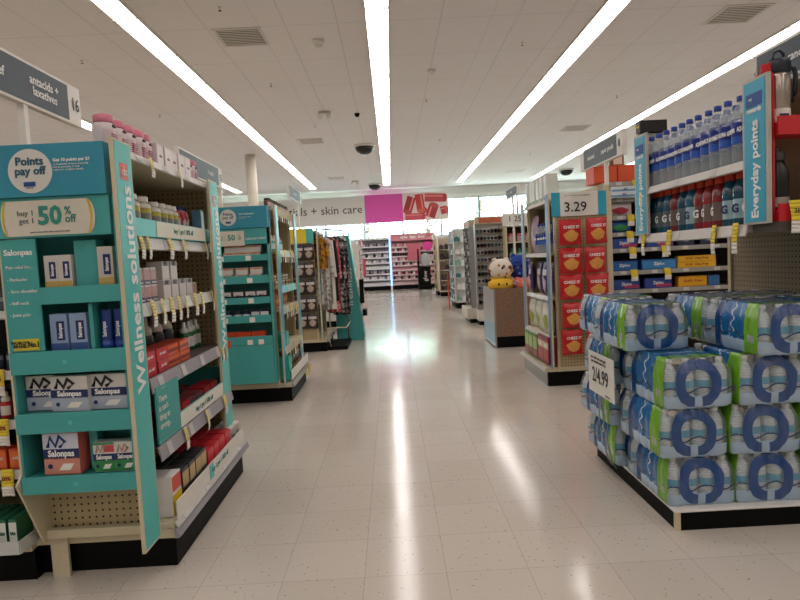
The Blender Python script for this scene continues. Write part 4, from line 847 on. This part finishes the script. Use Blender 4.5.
# sunglasses
def shades(c):
    def f():
        m = MB()
        for s in (-1, 1): m.lathe([(.029,0),(.031,.004)], n=12, mx=Matrix.Translation((s*.034,0,0)) @ Matrix.Rotation(PI/2,4,'X'))
        o = m.build('sunglasses', mat('lens_'+c, c, .1))
        f_ = MB(); f_.tube([(-.01,-.003,.008),(0,-.004,.012),(.01,-.003,.008)], .003, 5)
        for s in (-1, 1): f_.tube([(s*.058,-.002,.01),(s*.062,.01,.012),(s*.06,.10,.006),(s*.056,.125,-.015)], .0025, 5); f_.tube([(s*.034+.031*math.cos(a*PI/6), -.004, .031*math.sin(a*PI/6)) for a in range(13)], .005, 4)
        f_.build('frame', mat('shade_frame_'+c, {'141316':'1a1818','2a2220':'5a3a28','3a4648':'8a9aa0','181a20':'c8c4bc'}[c], .3), o); return o
    return f
def glasses_rack(x, y, W, ht, rz, label, nm, ncol):
    fr = Frame(x, y, rz); e = empty('sunglasses_rack', (x, y, 0), rz); tag(e, label, 'sunglasses rack')
    bx('base_block', -W/2, -.06, 0, W/2, .20, .07, BLACK, e); bx('plinth', -W/2-.01, -.12, .071, W/2+.01, .20, .26, mat('plinth_cream','d9d4c6',.4), e, .01); bx('backboard', -W/2, .06, .261, W/2, .09, ht, mat('rack_grey','d8d6d0',.4), e)
    for s in (-1, 1): bx('side_rail', s*(W/2+.004)-.012, -.04, .261, s*(W/2+.004)+.012, .1, ht, GREYS, e)
    bx('header', -W/2, -.03, ht, W/2, .1, ht+.12, mat('rack_header','b8a894',.5), e); bx('header_picture', -W/2+.06, -.032, ht+.02, W/2-.06, -.0302, ht+.1, mat('rack_pic','b8603a',.5,var=.5,bscale=9), e)
    for k in range(11):
        z = .38+.118*k; bx('glasses_bar', -W/2+.012, -.015, z-.03, W/2-.012, .06, z-.022, mat('bar_pale','d8d8d4',.3), e)
        for i in range(ncol):
            c = ('141316','2a2220','3a4648','181a20')[(i+k) % 4]
            put(('sg', c), shades(c), fr.w(-W/2+W*(i+.5)/ncol, -.03, z), rz, f'dark sunglasses on the {nm}', 'sunglasses', f'sunglasses on the {nm}')
    return e
glasses_rack(1.39, 10.72, .75, 1.66, -PI/2, 'tall sunglasses rack turned to the aisle, its long side facing the teal side', 'rack turned to the aisle', 5)
glasses_rack(1.665, 10.02, .48, 1.68, 0, 'tall sunglasses rack facing the camera behind the plush toy bin', 'rack facing the camera', 4)
# unit with pink bottles between
FP = Frame(2.32, 9.7, 0)
e = empty('shelf_unit', (2.32, 9.7, 0)); tag(e, 'dark-backed shelf unit of pink and green bottles behind the snack endcap', 'shop shelving')
bx('base', -.45, 0, 0, .75, .4, .15, BLACK, e); bx('back_panel', -.45, .38, .151, .75, .4, 1.62, DARKSH, e)
for s in (-.45, .73): bx('side_panel', s, .0, .151, s+.02, .379, 1.62, CREAM, e)
for z in (.45, .75, 1.05, 1.36, 1.62): bx('shelf', -.429, .0, z-.02, .729, .379, z, CREAM, e)
along(FP, 'pnk', lid_jar(.055,.13,'e0a0a4','d8808a'), [-.34,-.2,-.06,.08], .1, 1.36, 'pink lidded jar', 'on the shelf behind the snack endcap', 'jar')
along(FP, 'gnb', pump_bottle(.045,.20,'8ab89a','3a7a4a','d8e6da'), [-.34,-.22,-.1,.02,.14], .1, 1.05, 'pale green bottle', 'behind the plush toys', 'bottle')
along(FP, 'pkb', pump_bottle(.045,.22,'e08a9a','e8e4de','f0e0e0'), [-.34,-.22,-.1,.02,.14], .1, .75, 'pink bottle', 'behind the plush toys', 'bottle')
e = empty('letter_sign', (2.02, 9.68, 1.62)); tag(e, 'white card sign with large black letters standing on the shelf of pink jars', 'sign'); bx('card', -.2, 0, .0, .2, .01, .19, PAPER, e); txt(e, '1.25', .13, (0,-.003,.1), DKTXT); bx('clip', -.02,.011,0,.02,.02,.05,WHITE,e)
aisle_sign('aisle_sign', 1.8, 8.35, 9.2, 1.99, 2.13, '-x', '7', ['toys'], True, 'small distant aisle sign against the windows above the plush toys', 8.8, 0)
# plush bin
bn = empty('toy_bin', (1.27, 7.42, 0)); tag(bn, 'square brown laminate bin with silver edges holding plush toys', 'bin')
LAM = mat_speck('brown_laminate', '7a5e4c', '94775f', 60, .5, .45); SIL = mat('silver_laminate', 'a8a8a6', .3, metal=.2)
bx('front_wall', .0, .0, .14, .85, .02, .74, LAM, bn); bx('aisle_wall', -.02, .0, .02, -.0005, .86, .74, SIL, bn); bx('back_wall', .0, .84, .14, .85, .86, .74, LAM, bn); bx('far_wall', .83, .0201, .14, .85, .8399, .74, LAM, bn)
bx('kick', .0, .012, 0, .85, .85, .139, BLACK, bn); bx('corner_strip', -.021, -.004, .0, -.0, -.0005, .74, GREYS, bn); bx('bin_floor', .001, .021, .56, .829, .839, .58, LAM, bn); bx('graphic_strip', -.0225, .05, .05, -.0205, .82, .30, mat('pale_blue_graphic','8ab4c8',.4), bn)
def plush(rx, ry, rz_, c, spots=None, ears='round', seed=1, name='plush_toy'):
    def f():
        m = MB(); m.grid(lambda u, v: ((rx*math.cos(2*PI*u))*math.sin(PI*(.001+.998*v))**.85, ry*math.sin(2*PI*u)*math.sin(PI*(.001+.998*v))**.85, rz_-rz_*math.cos(PI*(.001+.998*v))), 24, 16, 0, True, True)
        o = m.build(name, mat('plush_'+c, c, .9, bump=.6, bscale=90, var=.08))
        for s in (-1, 1): MB().ball((s*rx*.55, 0, rz_*1.86), (rx*.24, ry*.16, rz_*.26)).build('ear', mat('plush_'+c, c, .9, bump=.6, bscale=90, var=.08), o); MB().ball((s*rx*.3, -ry*.93, rz_*1.1), (.014,.007,.018), 10, 0, 7).build('eye', BLACK, o)
        MB().ball((0, -ry*.99, rz_*.98), (.012,.007,.008), 10, 0, 7).build('nose', mat('nose_pink','c87880',.6), o)
        if spots:
            rnd = random.Random(seed); m = MB()
            for k in range(26):
                th = rnd.uniform(0, 2*PI); ph = rnd.uniform(.7, 2.3); d = Vector((rx*math.cos(th)*math.sin(ph)**.85, ry*math.sin(th)*math.sin(ph)**.85, rz_-rz_*math.cos(ph)))
                m.ball(tuple(d), (.018,.018,.02), 8, k % 2, 6)
            m.build('spots', [mat('spot_'+q, q, .8) for q in spots], o)
        return o
    return f
put('pl1', plush(.15,.14,.13,'e6ddd0',('8a5a3a','c89a40')), (1.385, 7.60, .85), .3, 'cream round plush toy with brown and gold spots on top of the pile', 'plush toy')
put('pl2', plush(.15,.14,.16,'1d3f94',('6a8ad0','2a4ea4'),seed=4), (1.655, 7.72, .83), -.4, 'deep blue round plush toy leaning beside the spotted one', 'plush toy')
put('pl3', plush(.16,.15,.085,'e6b82c'), (1.37, 7.56, .70), .0, 'flat yellow plush toy at the rim of the bin under the spotted one', 'plush toy')
put('pl4', plush(.15,.15,.08,'d87868',('b898c8','e8a070'),seed=9), (1.66, 7.56, .70), .2, 'coral and lilac plush toy at the rim below the blue one', 'plush toy')
put('pl5', plush(.12,.12,.10,'e0708c'), (1.86, 8.02, .95), .5, 'small pink plush toy peeking out behind the blue one', 'plush toy')
put('pl6', plush(.14,.13,.11,'7aa8b8'), (1.48, 8.00, .60), .9, 'grey-blue plush toy deep in the bin behind the others', 'plush toy')
# ================= snack endcap with 3.29 sign =================
R2 = Frame(1.40, 5.62, -PI/2); W = .96
CB = mat('steel_blue_print', '5f86b4', .4)
q2 = endcap_shell('endcap_shelving', 'endcap of snacks with the 3.29 sign on its near side', R2, W, .45, 1.64, CB, '', near=1, fw=.10, base_d=-.10, rail=RAILW, far_side=True, kick_m=GREYS)
bx('near_black_kick', W/2-.029, -.086, .001, W/2-.0, .44, .124, BLACK, q2)
for z, d in ((1.62, -.02), (1.155, -.02), (.77, -.03), (.43, -.045)): shelf(q2, -W/2+.02, W/2-.02, d, .42, z, CREAM, RAILW, .035)
K = 'of the 3.29 endcap'
along(R2, 'tgw', carton(.085,.10,.22,'dfe4dc','e6ebe6',band=('6a9a4a',.0,.12),name='snack_box'), lin(-.40,.42,6), .02, 1.622, 'tall white and green snack box', f'along the top {K}', 'snack box', rot=.02)
along(R2, 'blb', water_bottle(.04,.27), [-.2,-.1,.0,.1,.2], .05, 1.157, 'blue drink bottle', f'on the upper shelf {K}', 'bottle')
along(R2, 'lil', pouch(.24,.36,'b49ab0','d0bccb',None,.09,name='snack_bag'), [-.36], .06, 1.157, 'large lilac foil snack bag', f'on the upper shelf {K}', 'snack bag')
along(R2, 'nvb', pouch(.19,.33,'22366e','5a78c0',None,.08,name='snack_bag'), [.0,.20,.36], .15, 1.157, 'dark blue foil bag', f'on the upper shelf {K}', 'snack bag')
along(R2, 'prp', pouch(.16,.30,'4a3a66','c8bcc8',None,.07,name='snack_bag',art2='d8d4d8'), lin(-.42,.42,6), .03, .772, 'purple and white snack bag', f'on the second shelf {K}', 'snack bag', rot=.45, jit=.03)
along(R2, 'wsb', pouch(.15,.27,'d4d2d0','5a4a78',None,.06,name='snack_bag'), lin(-.36,.36,5), .10, .772, 'white bag with purple print behind', f'on the second shelf {K}', 'snack bag', rot=.4)
along(R2, 'whi', pouch(.18,.28,'d9d8ce','a8b458',None,.08,name='snack_bag',art2='e8e6da'), lin(-.42,.42,6), .02, .432, 'white and lime snack bag', f'on the third shelf {K}', 'snack bag', rot=.35, jit=.02)
along(R2, 'rbx', carton(.17,.16,.235,'7a1c22','a8262c',band=('d8c0a0',.55,.8),text='mix',ts=.2,name='snack_box'), [.38,.19], -.0, .187, 'dark red snack box', f'in the near base {K}', 'snack box', rot=.02)
along(R2, 'gbx', carton(.15,.16,.21,'5a8a3a','9ab85a',band=('8a1c22',.0,.35),name='snack_box'), [.0,-.17,-.34], -.0, .187, 'green and red snack box', f'in the far base {K}', 'snack box', rot=.02)
h = bx('header_sign', W/2+.006, -.015, 1.462, W/2+.014, .455, 1.665, PAPER, q2)
h2 = Frame(0,0,0)
for a, b in ((-.015, .06), (.385, .455)): bx('teal_end', W/2+.0145, a, 1.462, W/2+.0165, b, 1.665, SKYB, h)
# text on the near side (facing the camera): local +x is towards the camera
txt(h, '3.29', .115, (W/2+.0165, .19, 1.535), DKTXT, face='+x', bold=.01); txt(h, 'each, with card, limit 4 while supplies last', .013, (W/2+.0165, .21, 1.635), DKTXT, face='+x')
bx('near_post', W/2-.012, .452, .0, W/2+.012, .50, 1.66, CREAM, q2)
FB = Frame(1.63, 5.10, 0)
mk = pouch(.19, .21, 'c01620', 'e0a050', 'CHEEZ IT', .07, ts=.15)
for k in range(5):
    for i in (0, 1):
        put('chz', mk, (1.511+.212*i+.010*math.sin(k*3+i), 5.035-.006*i+(.004*k), 1.215-.2325*k+.006*math.sin(k*4+i)), .16*math.sin(k*5+i*2), f'red foil cracker bag in the {("column beside the blue frame","column beside the cream post")[i]}, {["topmost","second from the top","third from the top","fourth from the top","lowest"][k]}', 'cracker bag', 'red cracker bags hanging under the 3.29 sign')
m = MB()
for k in range(5):
    for i in (0, 1): yl = 1.513+.208*i-1.40; m.tube([(W/2+.003, yl, 1.432-.2325*k), (W/2+.09, yl, 1.437-.2325*k)], .003, 6)
m.build('peg_hooks', GREYS, q2)
# ================= food wrap run =================
RW = Frame(2.75, 5.22, 0)
e = empty('gondola_run', (2.75, 5.22, 0)); tag(e, 'dark-backed shelving run of food wrap boxes behind the water endcap', 'shop shelving')
bx('kick_plate', -.83, .02, 0, 1.9, .95, .12, BLACK, e); bx('base_deck', -.83, 0, .121, 1.9, .95, .15, CREAM, e); bx('centre_panel', -.83, .42, .151, 1.9, .46, 1.74, mat('run_back','1c1815',.6), e); bx('end_panel', -.875, .0, .0, -.832, .95, 1.74, CREAM, e)
for z, tg in ((1.74, [-.6]), (1.60, []), (1.445, [-.65]), (1.30, [-.66]), (1.16, [-.66,-.38]), (.965, [-.65,-.36]), (.80, []), (.55, [])):
    shelf(e, -.83, 1.9, .03 if z > 1.2 else -.02, .419, z, GREYS, GREYS, .035, tags=tg, tagc=YEL, th=.10, tw=.06, slant=.004)
S_ = 'on the food wrap shelves'
along(RW, 'onb', carton(.20,.22,.145,'d8481e','e0582a',name='orange_box'), [-.95+.0+.10,-.64], .14, 1.742, 'plain orange carton on top', f'of the shelving under the aisle sign', 'carton', rot=.01)
along(RW, 'onc', carton(.26,.2,.10,'d8481e','e0582a',name='orange_box'), [-.36,-.05], .16, 1.742, 'low orange carton farther along the top', f'of the food wrap shelving', 'carton', rot=.01)
along(RW, 'bwn', carton(.11,.06,.14,'7a4a2c','e0d4c0',lx=.7,lz=(.15,.85),name='brown_box'), [-.70], .16, 1.888, 'brown framed carton on the orange one', 'under the aisle sign', 'carton')
along(RW, 'whx', carton(.16,.2,.16,'dcd8d0','c8c4bc'), [-.87], .30, 1.8875, 'white carton on the orange one', 'behind the aisle sign', 'carton')
along(RW, 'wbb2', carton(.25,.16,.048,'d9dfe4','6a9ac0',lz=(.1,.45),text='foil',tc=NAVY,ts=.5), [-.72], .04, 1.602, 'flat white and blue box lower in its pair', S_, 'carton')
along(RW, 'wbb2', None, [-.70,-.43], .05, 1.6505, 'flat white and blue box upper in its pair', S_, 'carton')
along(RW, 'dia', pouch(.24,.13,'d9ced0','b83a4a',None,.09,name='soft_pack'), [-.72,-.46], .09, 1.447, 'soft white and red pack', S_, 'pack')
along(RW, 'bpk', pouch(.22,.12,'1d4c9c','3a9a5a',None,.08,name='soft_pack'), [-.72,-.47], .09, 1.302, 'soft blue and green pack', S_, 'pack')
z1 = carton(.235,.09,.088,'233a8e','2c4a9a',lz=(.1,.95),text='Ziploc',ts=.40,band=('b0447a',.0,.3) if False else None,name='bag_box')
z1b = z1
def z1():
    o = z1b(); bx('pink_swoosh', -.02, -.0475, .012, .11, -.0462, .04, mat('print_b83a6a', 'b0406e', .38), o); return o
along(RW, 'zp1', z1, [-.71,-.40], .05, 1.162, 'blue and pink zip bag box', 'on the upper food wrap shelf', 'bag box', rot=.02)
along(RW, 'dkb', carton(.15,.09,.08,'14151e','2a3050',text='trash',ts=.3), [-.17,.03], .05, 1.162, 'small navy carton', 'on the upper food wrap shelf', 'carton')
z2 = carton(.225,.09,.088,'1c4a94','2a70b8',lz=(.1,.85),text='Ziploc',ts=.42,name='bag_box')
along(RW, 'zp2', z2, [-.71], .05, .967, 'shorter blue zip bag box', 'at the post end of the middle food wrap shelf', 'bag box')
along(RW, 'zp3', carton(.31,.09,.09,'1c5a9c','3a8ac8',lz=(.1,.85),text='Ziploc',ts=.42,name='bag_box'), [-.41], .05, .967, 'longer blue zip bag box', 'on the middle food wrap shelf', 'bag box')
yb = carton(.34,.06,.052,'e8a81c','f0c030',text='GLAD  Cling Wrap',ts=.5,tc=mat('red_ink','b8201c',.6),name='wrap_box')
for k in range(2): along(RW, 'ylw', yb, [-.07], .05, .967+.0525*k+0, 'yellow cling wrap box', ['lower of the pair on the middle shelf', 'upper of the pair on the middle shelf'][k], 'wrap box')
along(RW, 'zp4', z1, [-.70,-.42], .05, .802, 'blue and pink zip bag box', 'on the lower food wrap shelf', 'bag box')
along(RW, 'ylx', carton(.26,.06,.09,'e89a1c','f0b428',text='GLAD  Press',ts=.34,tc=mat('red_ink','b8201c',.6),name='wrap_box'), [-.11], .05, .802, 'deeper yellow wrap box', 'on the lower food wrap shelf', 'wrap box')
along(RW, 'blx', carton(.1,.06,.09,'2a5aa0','3a78b8'), [.08], .05, .802, 'small blue wrap box beside the yellow one', 'on the lower food wrap shelf', 'wrap box')
aisle_sign('aisle_sign', 1.8, 4.60, 5.52, 1.88, 2.07, '-x', '8', ['seasonal', 'paper goods'], True, 'slate aisle sign numbered 8 above the orange cartons', 5.0, 1.70)
aisle_sign('aisle_sign', 1.8, 1.6, 2.93, 1.88, 2.06, '-x', '9', ['candies', 'snacks'], True, 'slate aisle sign above the steel thermos at the frame edge', 2.83, 1.60)

# ================= water endcap =================
R1 = Frame(1.415, 2.80, -PI/2); W = 1.20
q1 = empty('endcap_shelving', (1.415, 2.80, 0), -PI/2); tag(q1, 'endcap with blue Everyday points panels holding drink bottles over the water packs', 'shop shelving')
bx('back_panel', -W/2-.03, .55, .1, W/2, .57, 1.80, mat_peg(0, '9a8e76'), q1)
bx('corner_trim', -W/2-.06, .535, .1, -W/2-.031, .57, 1.80, CREAM, q1)
GW = mat('grey_white_steel', 'b9b5ab', .45)
for s in (-1, 1):
    c = s*(W/2-.08)
    f = bx('flange_panel', c-.078, -.02, 1.235, c+.078, -.006, 1.78, GW, q1); g = bx('printed_face', c-.064, -.0225, 1.243, c+.064, -.0202, 1.77, SKYB, f)
    txt(g, 'Everyday points', .060, (c+.006, -.0245, 1.44), WTXT, vert=True, bold=.025, sx=.96)
    p = bx('rewards_patch', c-.05, -.0238, 1.675, c+.05, -.0226, 1.725, mat('patch_blue', '1c4f92', .5), g); txt(p, 'rewards', .027, (c, -.0238, 1.662), WTXT, bold=.03); txt(p, 'my', .018, (c-.02, -.0248, 1.705), WTXT)
bx('side_upright', -W/2-.0, -.004, 1.235, -W/2+.02, .14, 1.80, GW, q1); bx('side_upright', W/2-.20, .02, 1.24, W/2-.18, .10, 1.80, GW, q1)
sa = shelf(q1, -W/2+.021, W/2-.16, .0, .549, 1.485, GW, RAILW, .035, tags=[-.52], tagc=PYEL, th=.10, tw=.03)
sb = shelf(q1, -W/2+.021, W/2-.16, .0, .549, 1.235, GW, RAILW, .045, tags=[-.50,-.20,.22,.38], tagc=YEL, th=.125, tw=.04)
for row in range(3): along(R1, 'aqf', water_bottle(), lin(-.56,.43,12), .05+.085*row, 1.487, ['clear water bottle with blue cap and label, front row', 'clear water bottle with blue cap, second row back', 'clear water bottle with blue cap, third row back'][row], ['on the upper shelf','on the upper shelf','on the upper shelf'][row], 'water bottle', rot=.2)
cols_ = [('0f4a62','59636a'),('0f4a62','4e5a62'),('105478','5a666c'),('7a2a2c','6a5a56'),('0f4a62','5a666c'),('146080','9fc0c6'),('8c2228','6a4a46'),('92262e','74625c'),('84202a','6e5c58'),('0f5068','9fc0c6'),('0e4a60','9fc0c6'),('0e4a60','59636a')]
us = lin(-.55,.42,12)
for row in range(2):
    for i, (lq, lb) in enumerate(cols_):
        cn = 'red' if lq[0] in '789' else 'teal'
        put(('spd', lq, lb), sports_bottle(lq, lb), R1.w(us[i], .06+.09*row, 1.237), -PI/2+random.uniform(-.3,.3), f'{cn} sports drink with orange cap, {ORD[i]} from the far end, {["front","back"][row]} row', 'sports drink', 'sports drinks on the lower shelf')
along(R1, 'kbx', carton(.06,.15,.065,'14130f','2a2620',text='everlight',ts=.3,tc=YEL), [-W/2+.01], .08, 1.803, 'small black box', 'on top of the far blue panel of the water endcap', 'carton')
run(1.99, 4.6, 2.3, 3.36, 1.62, 'cream shelving run behind the water bottle endcap')
# red wing with flasks
wg = empty('side_display', (1.42, 2.22, 0)); tag(wg, 'red cardboard wing shelf of drink flasks beside the Everyday points panel', 'product display')
bx('back_wall', .02, .10, 1.24, .42, .112, 1.78, TAN, wg); m = MB(); m.prism([(.0,1.24),(.099,1.24),(.099,1.80),(.0,1.78)], 0, .004, .012); m.build('side_wall', RED, wg)
hc = MB(); hc.prism([(.014,1.62),(.05,1.62),(.05,1.83),(-.022,1.815),(-.022,1.786),(.014,1.786)], 1, .02, .028); hc.build('header_card', RED, wg)
for z in (1.555, 1.24): s = bx('tray', .013, -.025, z, .42, .099, z+.045, RED, wg); bx('tray_lip', .004, -.036, z-.005, .42, -.0255, z+.062, RED, s)
bx('lower_rail', .0, -.04, 1.20, .42, .12, 1.238, DARKSH, wg); m = MB(); m.tube([(-.0,.10,1.80),(.01,.10,1.825),(.025,.10,1.80)], .003, 6); m.build('hang_ring', GREYS, wg)
o = bpy.data.objects.new('price_tag', price_tag(YEL, .12, .06)); COL.objects.link(o); o.parent = wg; o.location = (.062, -.040, 1.30); o.modifiers.new('thick', 'SOLIDIFY').thickness = .0008; txt(o, '38%', .026, (0, -.021, -.028), DKTXT)
def thermos():
    SS = mat('brushed_steel', 'b8aea2', .28, metal=.9)
    o = MB().lathe([(.034,0),(.038,.004),(.038,.17),(.033,.185)], n=24).build('steel_thermos', SS)
    MB().lathe([(.036,.182),(.04,.186),(.041,.215),(.036,.232),(.02,.236)], n=20).build('lid', mat('navy_lid','1c2434',.4), o)
    m = MB(); m.tube([(-.02,0,.234),(-.016,0,.262),(.004,0,.268),(.018,0,.255),(.02,0,.234)], .006, 8); m.build('carry_loop', mat('navy_lid','1c2434',.4), o)
    m = MB(); m.tube([(.036,0,.205),(.058,0,.200),(.064,0,.175),(.062,0,.11),(.052,0,.085),(.038,0,.083)], .0085, 8); m.build('handle', mat('navy_lid','1c2434',.4), o)
    MB().lathe([(.0385,.002),(.0385,.05)], n=20, cap=False, arc=(-PI,0)).build('paper_label', PAPER, o); bx('label_print', -.022, -.0400, .008, .012, -.0387, .03, NAVY, o); return o
put('th', thermos, (1.470, 2.255, 1.601), 0, 'brushed steel thermos with navy lid and handle on the red top tray', 'thermos'); 
put('th2', thermos, (1.62, 2.255, 1.601), 0, 'steel thermos farther along the red top tray, beyond the frame edge', 'thermos')
def flask():
    o = MB().lathe([(.032,0),(.035,.005),(.035,.13),(.03,.155),(.02,.17),(.018,.18)], n=22).build('black_flask', mat('black_matt','121214',.35)); MB().lathe([(.021,.178),(.022,.182),(.022,.21),(.018,.214)], n=16).build('cap', mat('grey_cap','3a3836',.4), o)
    MB().lathe([(.0356,.006),(.0356,.042)], n=20, cap=False, arc=(-PI,0)).build('paper_label', mat('label_grey','a9a29a',.5), o); m = MB(); m.tube([(-.012,0,.21),(-.01,0,.226),(.01,0,.226),(.012,0,.21)], .003, 6); m.build('loop', mat('grey_cap','3a3836',.4), o); return o
put('fl', flask, (1.466, 2.255, 1.286), 0, 'matt black flask with pale label in the lower red tray', 'flask'); put('fl', flask, (1.59, 2.255, 1.286), 0, 'matt black flask farther along the lower red tray', 'flask')

# ================= platform and water packs =================
pf = empty('pallet_platform', (1.115, 2.38, 0)); tag(pf, 'low white platform with black kick under the stacked water packs', 'platform')
bx('kick', .0, .0, 0, 1.2, .95, .078, BLACK, pf); bx('white_deck', -.012, -.012, .0785, 1.2, .95, .09, WHITE, pf, .004); bx('corner_strip', -.004, -.004, .0, .016, .016, .078, CREAM, pf)
WRAP = mat_wrap()
BOD = NT('small_bottle_plastic'); oz = BOD.sep(BOD.tc.outputs['Object'])[2]
ribs = BOD.math('SINE', BOD.math('MULTIPLY', oz, 620)); BOD.t.links.new(BOD.mix(BOD.math('MULTIPLY_ADD', ribs, .2, .25), 'c4d0d4', '94a4a9'), BOD.b.inputs['Base Color']); BOD.bump(ribs, .35, .004); BOD.b.inputs['Roughness'].default_value = .14; BOD.b.inputs['Specular IOR Level'].default_value = .8
BODM = BOD.m; CAPM = mat('white_cap', 'dfe4e4', .35); LBM = mat('aqua_label', '2f93b4', .35); LBG = mat('green_label_patch', '5cae4a', .35)
r = .0342
def smallb():
    o = MB().lathe([(r*.8,.002),(r*.97,.01),(r*.97,.125),(r*.9,.145),(r*.62,.168),(r*.38,.180),(r*.36,.186)], n=12).build('bottle', BODM)
    MB().lathe([(r*.43,.184),(r*.43,.198),(r*.38,.2)], n=10).build('cap', CAPM, o)
    MB().lathe([(r*.985,.082,0),(r*.985,.112)], n=12, cap=False).build('label', [LBM], o); return o
def wrap_mesh(seed):
    rnd = random.Random(seed); nx, ny, pit = 4, 6, .0695; w, l = nx*pit, ny*pit; per = []
    def side(n, fn, uf):
        for i in range(n*6):
            t = i/6; b = .0055*abs(math.sin(PI*t)); per.append((fn(t, b), uf(t)))
    side(nx, lambda t, b: (-w/2+t*pit, -l/2-b), lambda t: 10+t); side(ny, lambda t, b: (w/2+b, -l/2+t*pit), lambda t: t)
    side(nx, lambda t, b: (w/2-t*pit, l/2+b), lambda t: 10+t); side(ny, lambda t, b: (-w/2-b, l/2-t*pit), lambda t: 6-t)
    lv = [(.0,.012),(.012,.001),(.05,0),(.09,0),(.13,.0),(.15,.004),(.168,.010),(.186,.017),(.200,.021),(.206,.03)]
    N = len(per); m = MB(); uvs = []
    def pt(p, ins, z):
        x, y = p; sx = (w/2-ins)/(w/2); sy = (l/2-ins)/(l/2); return (x*sx, y*sy, z)
    for z, ins in lv:
        for (p, u) in per: m.v.append(tuple(a+rnd.gauss(0, .0007) for a in pt(p, ins, z)))
    for j in range(len(lv)-1):
        for i in range(N):
            m.face([j*N+i, j*N+(i+1)%N, (j+1)*N+(i+1)%N, (j+1)*N+i], 0, True)
            u0 = per[i][1]; nxt = per[(i+1) % N][1]; 
            if abs(nxt-u0) > .5: nxt = u0+(1/6 if (u0 >= 10 or i < N/2) else -1/6)
            v0, v1 = lv[j][0]/.206, lv[j+1][0]/.206; uvs.append([(u0, v0), (nxt, v0), (nxt, v1), (u0, v1)])
    # top film
    b = len(m.v); gx, gy = 16, 24; iw, il = w/2-.03, l/2-.03
    for j in range(gy+1):
        for i in range(gx+1):
            x, y = -iw+2*iw*i/gx, -il+2*il*j/gy; cap_ = max(0, math.cos(2*PI*(x+w/2-pit/2)/pit))*max(0, math.cos(2*PI*(y+l/2-pit/2)/pit))
            m.v.append((x, y, .2035+.0025*cap_+rnd.gauss(0, .0008)))
    for j in range(gy):
        for i in range(gx):
            m.face([b+j*(gx+1)+i, b+j*(gx+1)+i+1, b+(j+1)*(gx+1)+i+1, b+(j+1)*(gx+1)+i], 0, True)
            ys = [.45+5.1*q for q in (j/gy, j/gy, (j+1)/gy, (j+1)/gy)]; uvs.append([(y_, .9) for y_ in ys])
    me = bpy.data.meshes.new('wrap'); me.from_pydata(m.v, [], m.f); me.materials.append(WRAP); me.polygons.foreach_set('use_smooth', [True]*len(m.f))
    ul = me.uv_layers.new(name='UVMap'); k = 0
    for u4 in uvs:
        for q in u4: ul.data[k].uv = q; k += 1
    me.update(); return me
WM = [wrap_mesh(s) for s in (1, 2, 3)]
_sb = None
def pack(loc, rz, label, full, front=True, sidel=True, seed=0):
    global _sb
    e = empty('water_pack', loc, rz); tag(e, label, 'water pack', 'stacked water packs')
    wo_ = bpy.data.objects.new('shrink_wrap', WM[seed % 3]); COL.objects.link(wo_); wo_.parent = e
    for i in range(4):
        for j in range(6):
            if not (full or (front and j == 0) or (sidel and i == 0)): continue
            if _sb is None: _sb = smallb(); b_ = _sb; b_.parent = e
            else: b_ = copy_tree(_sb, e)
            b_.location = (-.139+.0695*(i+.5), -.2085+.0695*(j+.5), .001)
    return e
PH = .2075
TN = ['bottom tier', 'second tier', 'third tier', 'top tier']
CN = ['at the aisle edge', 'in the middle column', 'in the column by the pegboard']
RN = ['front', 'rear']
for t_ in range(4):
    for c_ in range(3):
        for rr in range(2):
            x = [1.232, 1.522, 1.81][c_]+[[.0, .0, -.005], [-.035, -.02, -.02], [-.02, .0, -.005], [-.085, .055, .03]][t_][c_]
            y = 2.612+.425*rr+[0, -.008, -.02, .0][t_]
            if t_ < 3 and rr == 1: y += .07; x -= .03
            if t_ == 3: y += .10 if c_ == 0 else -.06
            x = min(x, 1.815)
            if t_ == 3 and c_ == 0: x, y = (1.150, 2.815) if rr == 0 else (1.215, 3.25)
            vis = c_ == 0 or rr == 0 or t_ == 3
            if not vis: continue
            pack((x, y, .0905+PH*t_), random.uniform(-.035, .035) if t_ else random.uniform(-.01,.01), f'wrapped water bottle pack, {TN[t_]}, {RN[rr]} of the row {CN[c_]}', t_ == 3, rr == 0, True, t_+c_+rr)
# price sign on wire holder
sg = empty('price_sign', (1.0, 2.92, 0)); tag(sg, 'white 2/4.99 price card on a wire holder against the water packs', 'price sign')
c = bx('card', -.004, -.20, .45, .0, .15, .655, PAPER, sg); txt(c, '2/4.99', .105, (-.0055, -.02, .54), DKTXT, face='-x', sx=.85, bold=.01); txt(c, 'price with card, each pack\npure bottled water 24 ct', .02, (-.0055, .0, .62), DKTXT, face='-x'); txt(c, '24 x 16.9 oz', .012, (-.0055, -.12, .465), DKTXT, face='-x')
m = MB(); m.tube([(.004,-.03,.60),(.004,-.03,.30),(.03,-.05,.13),(.05,-.06,.093)], .003, 6); m.tube([(.004,.03,.60),(.004,.03,.30),(.03,-.0,.13),(.05,-.0,.093)], .003, 6); m.build('wire_holder', GREYS, sg)
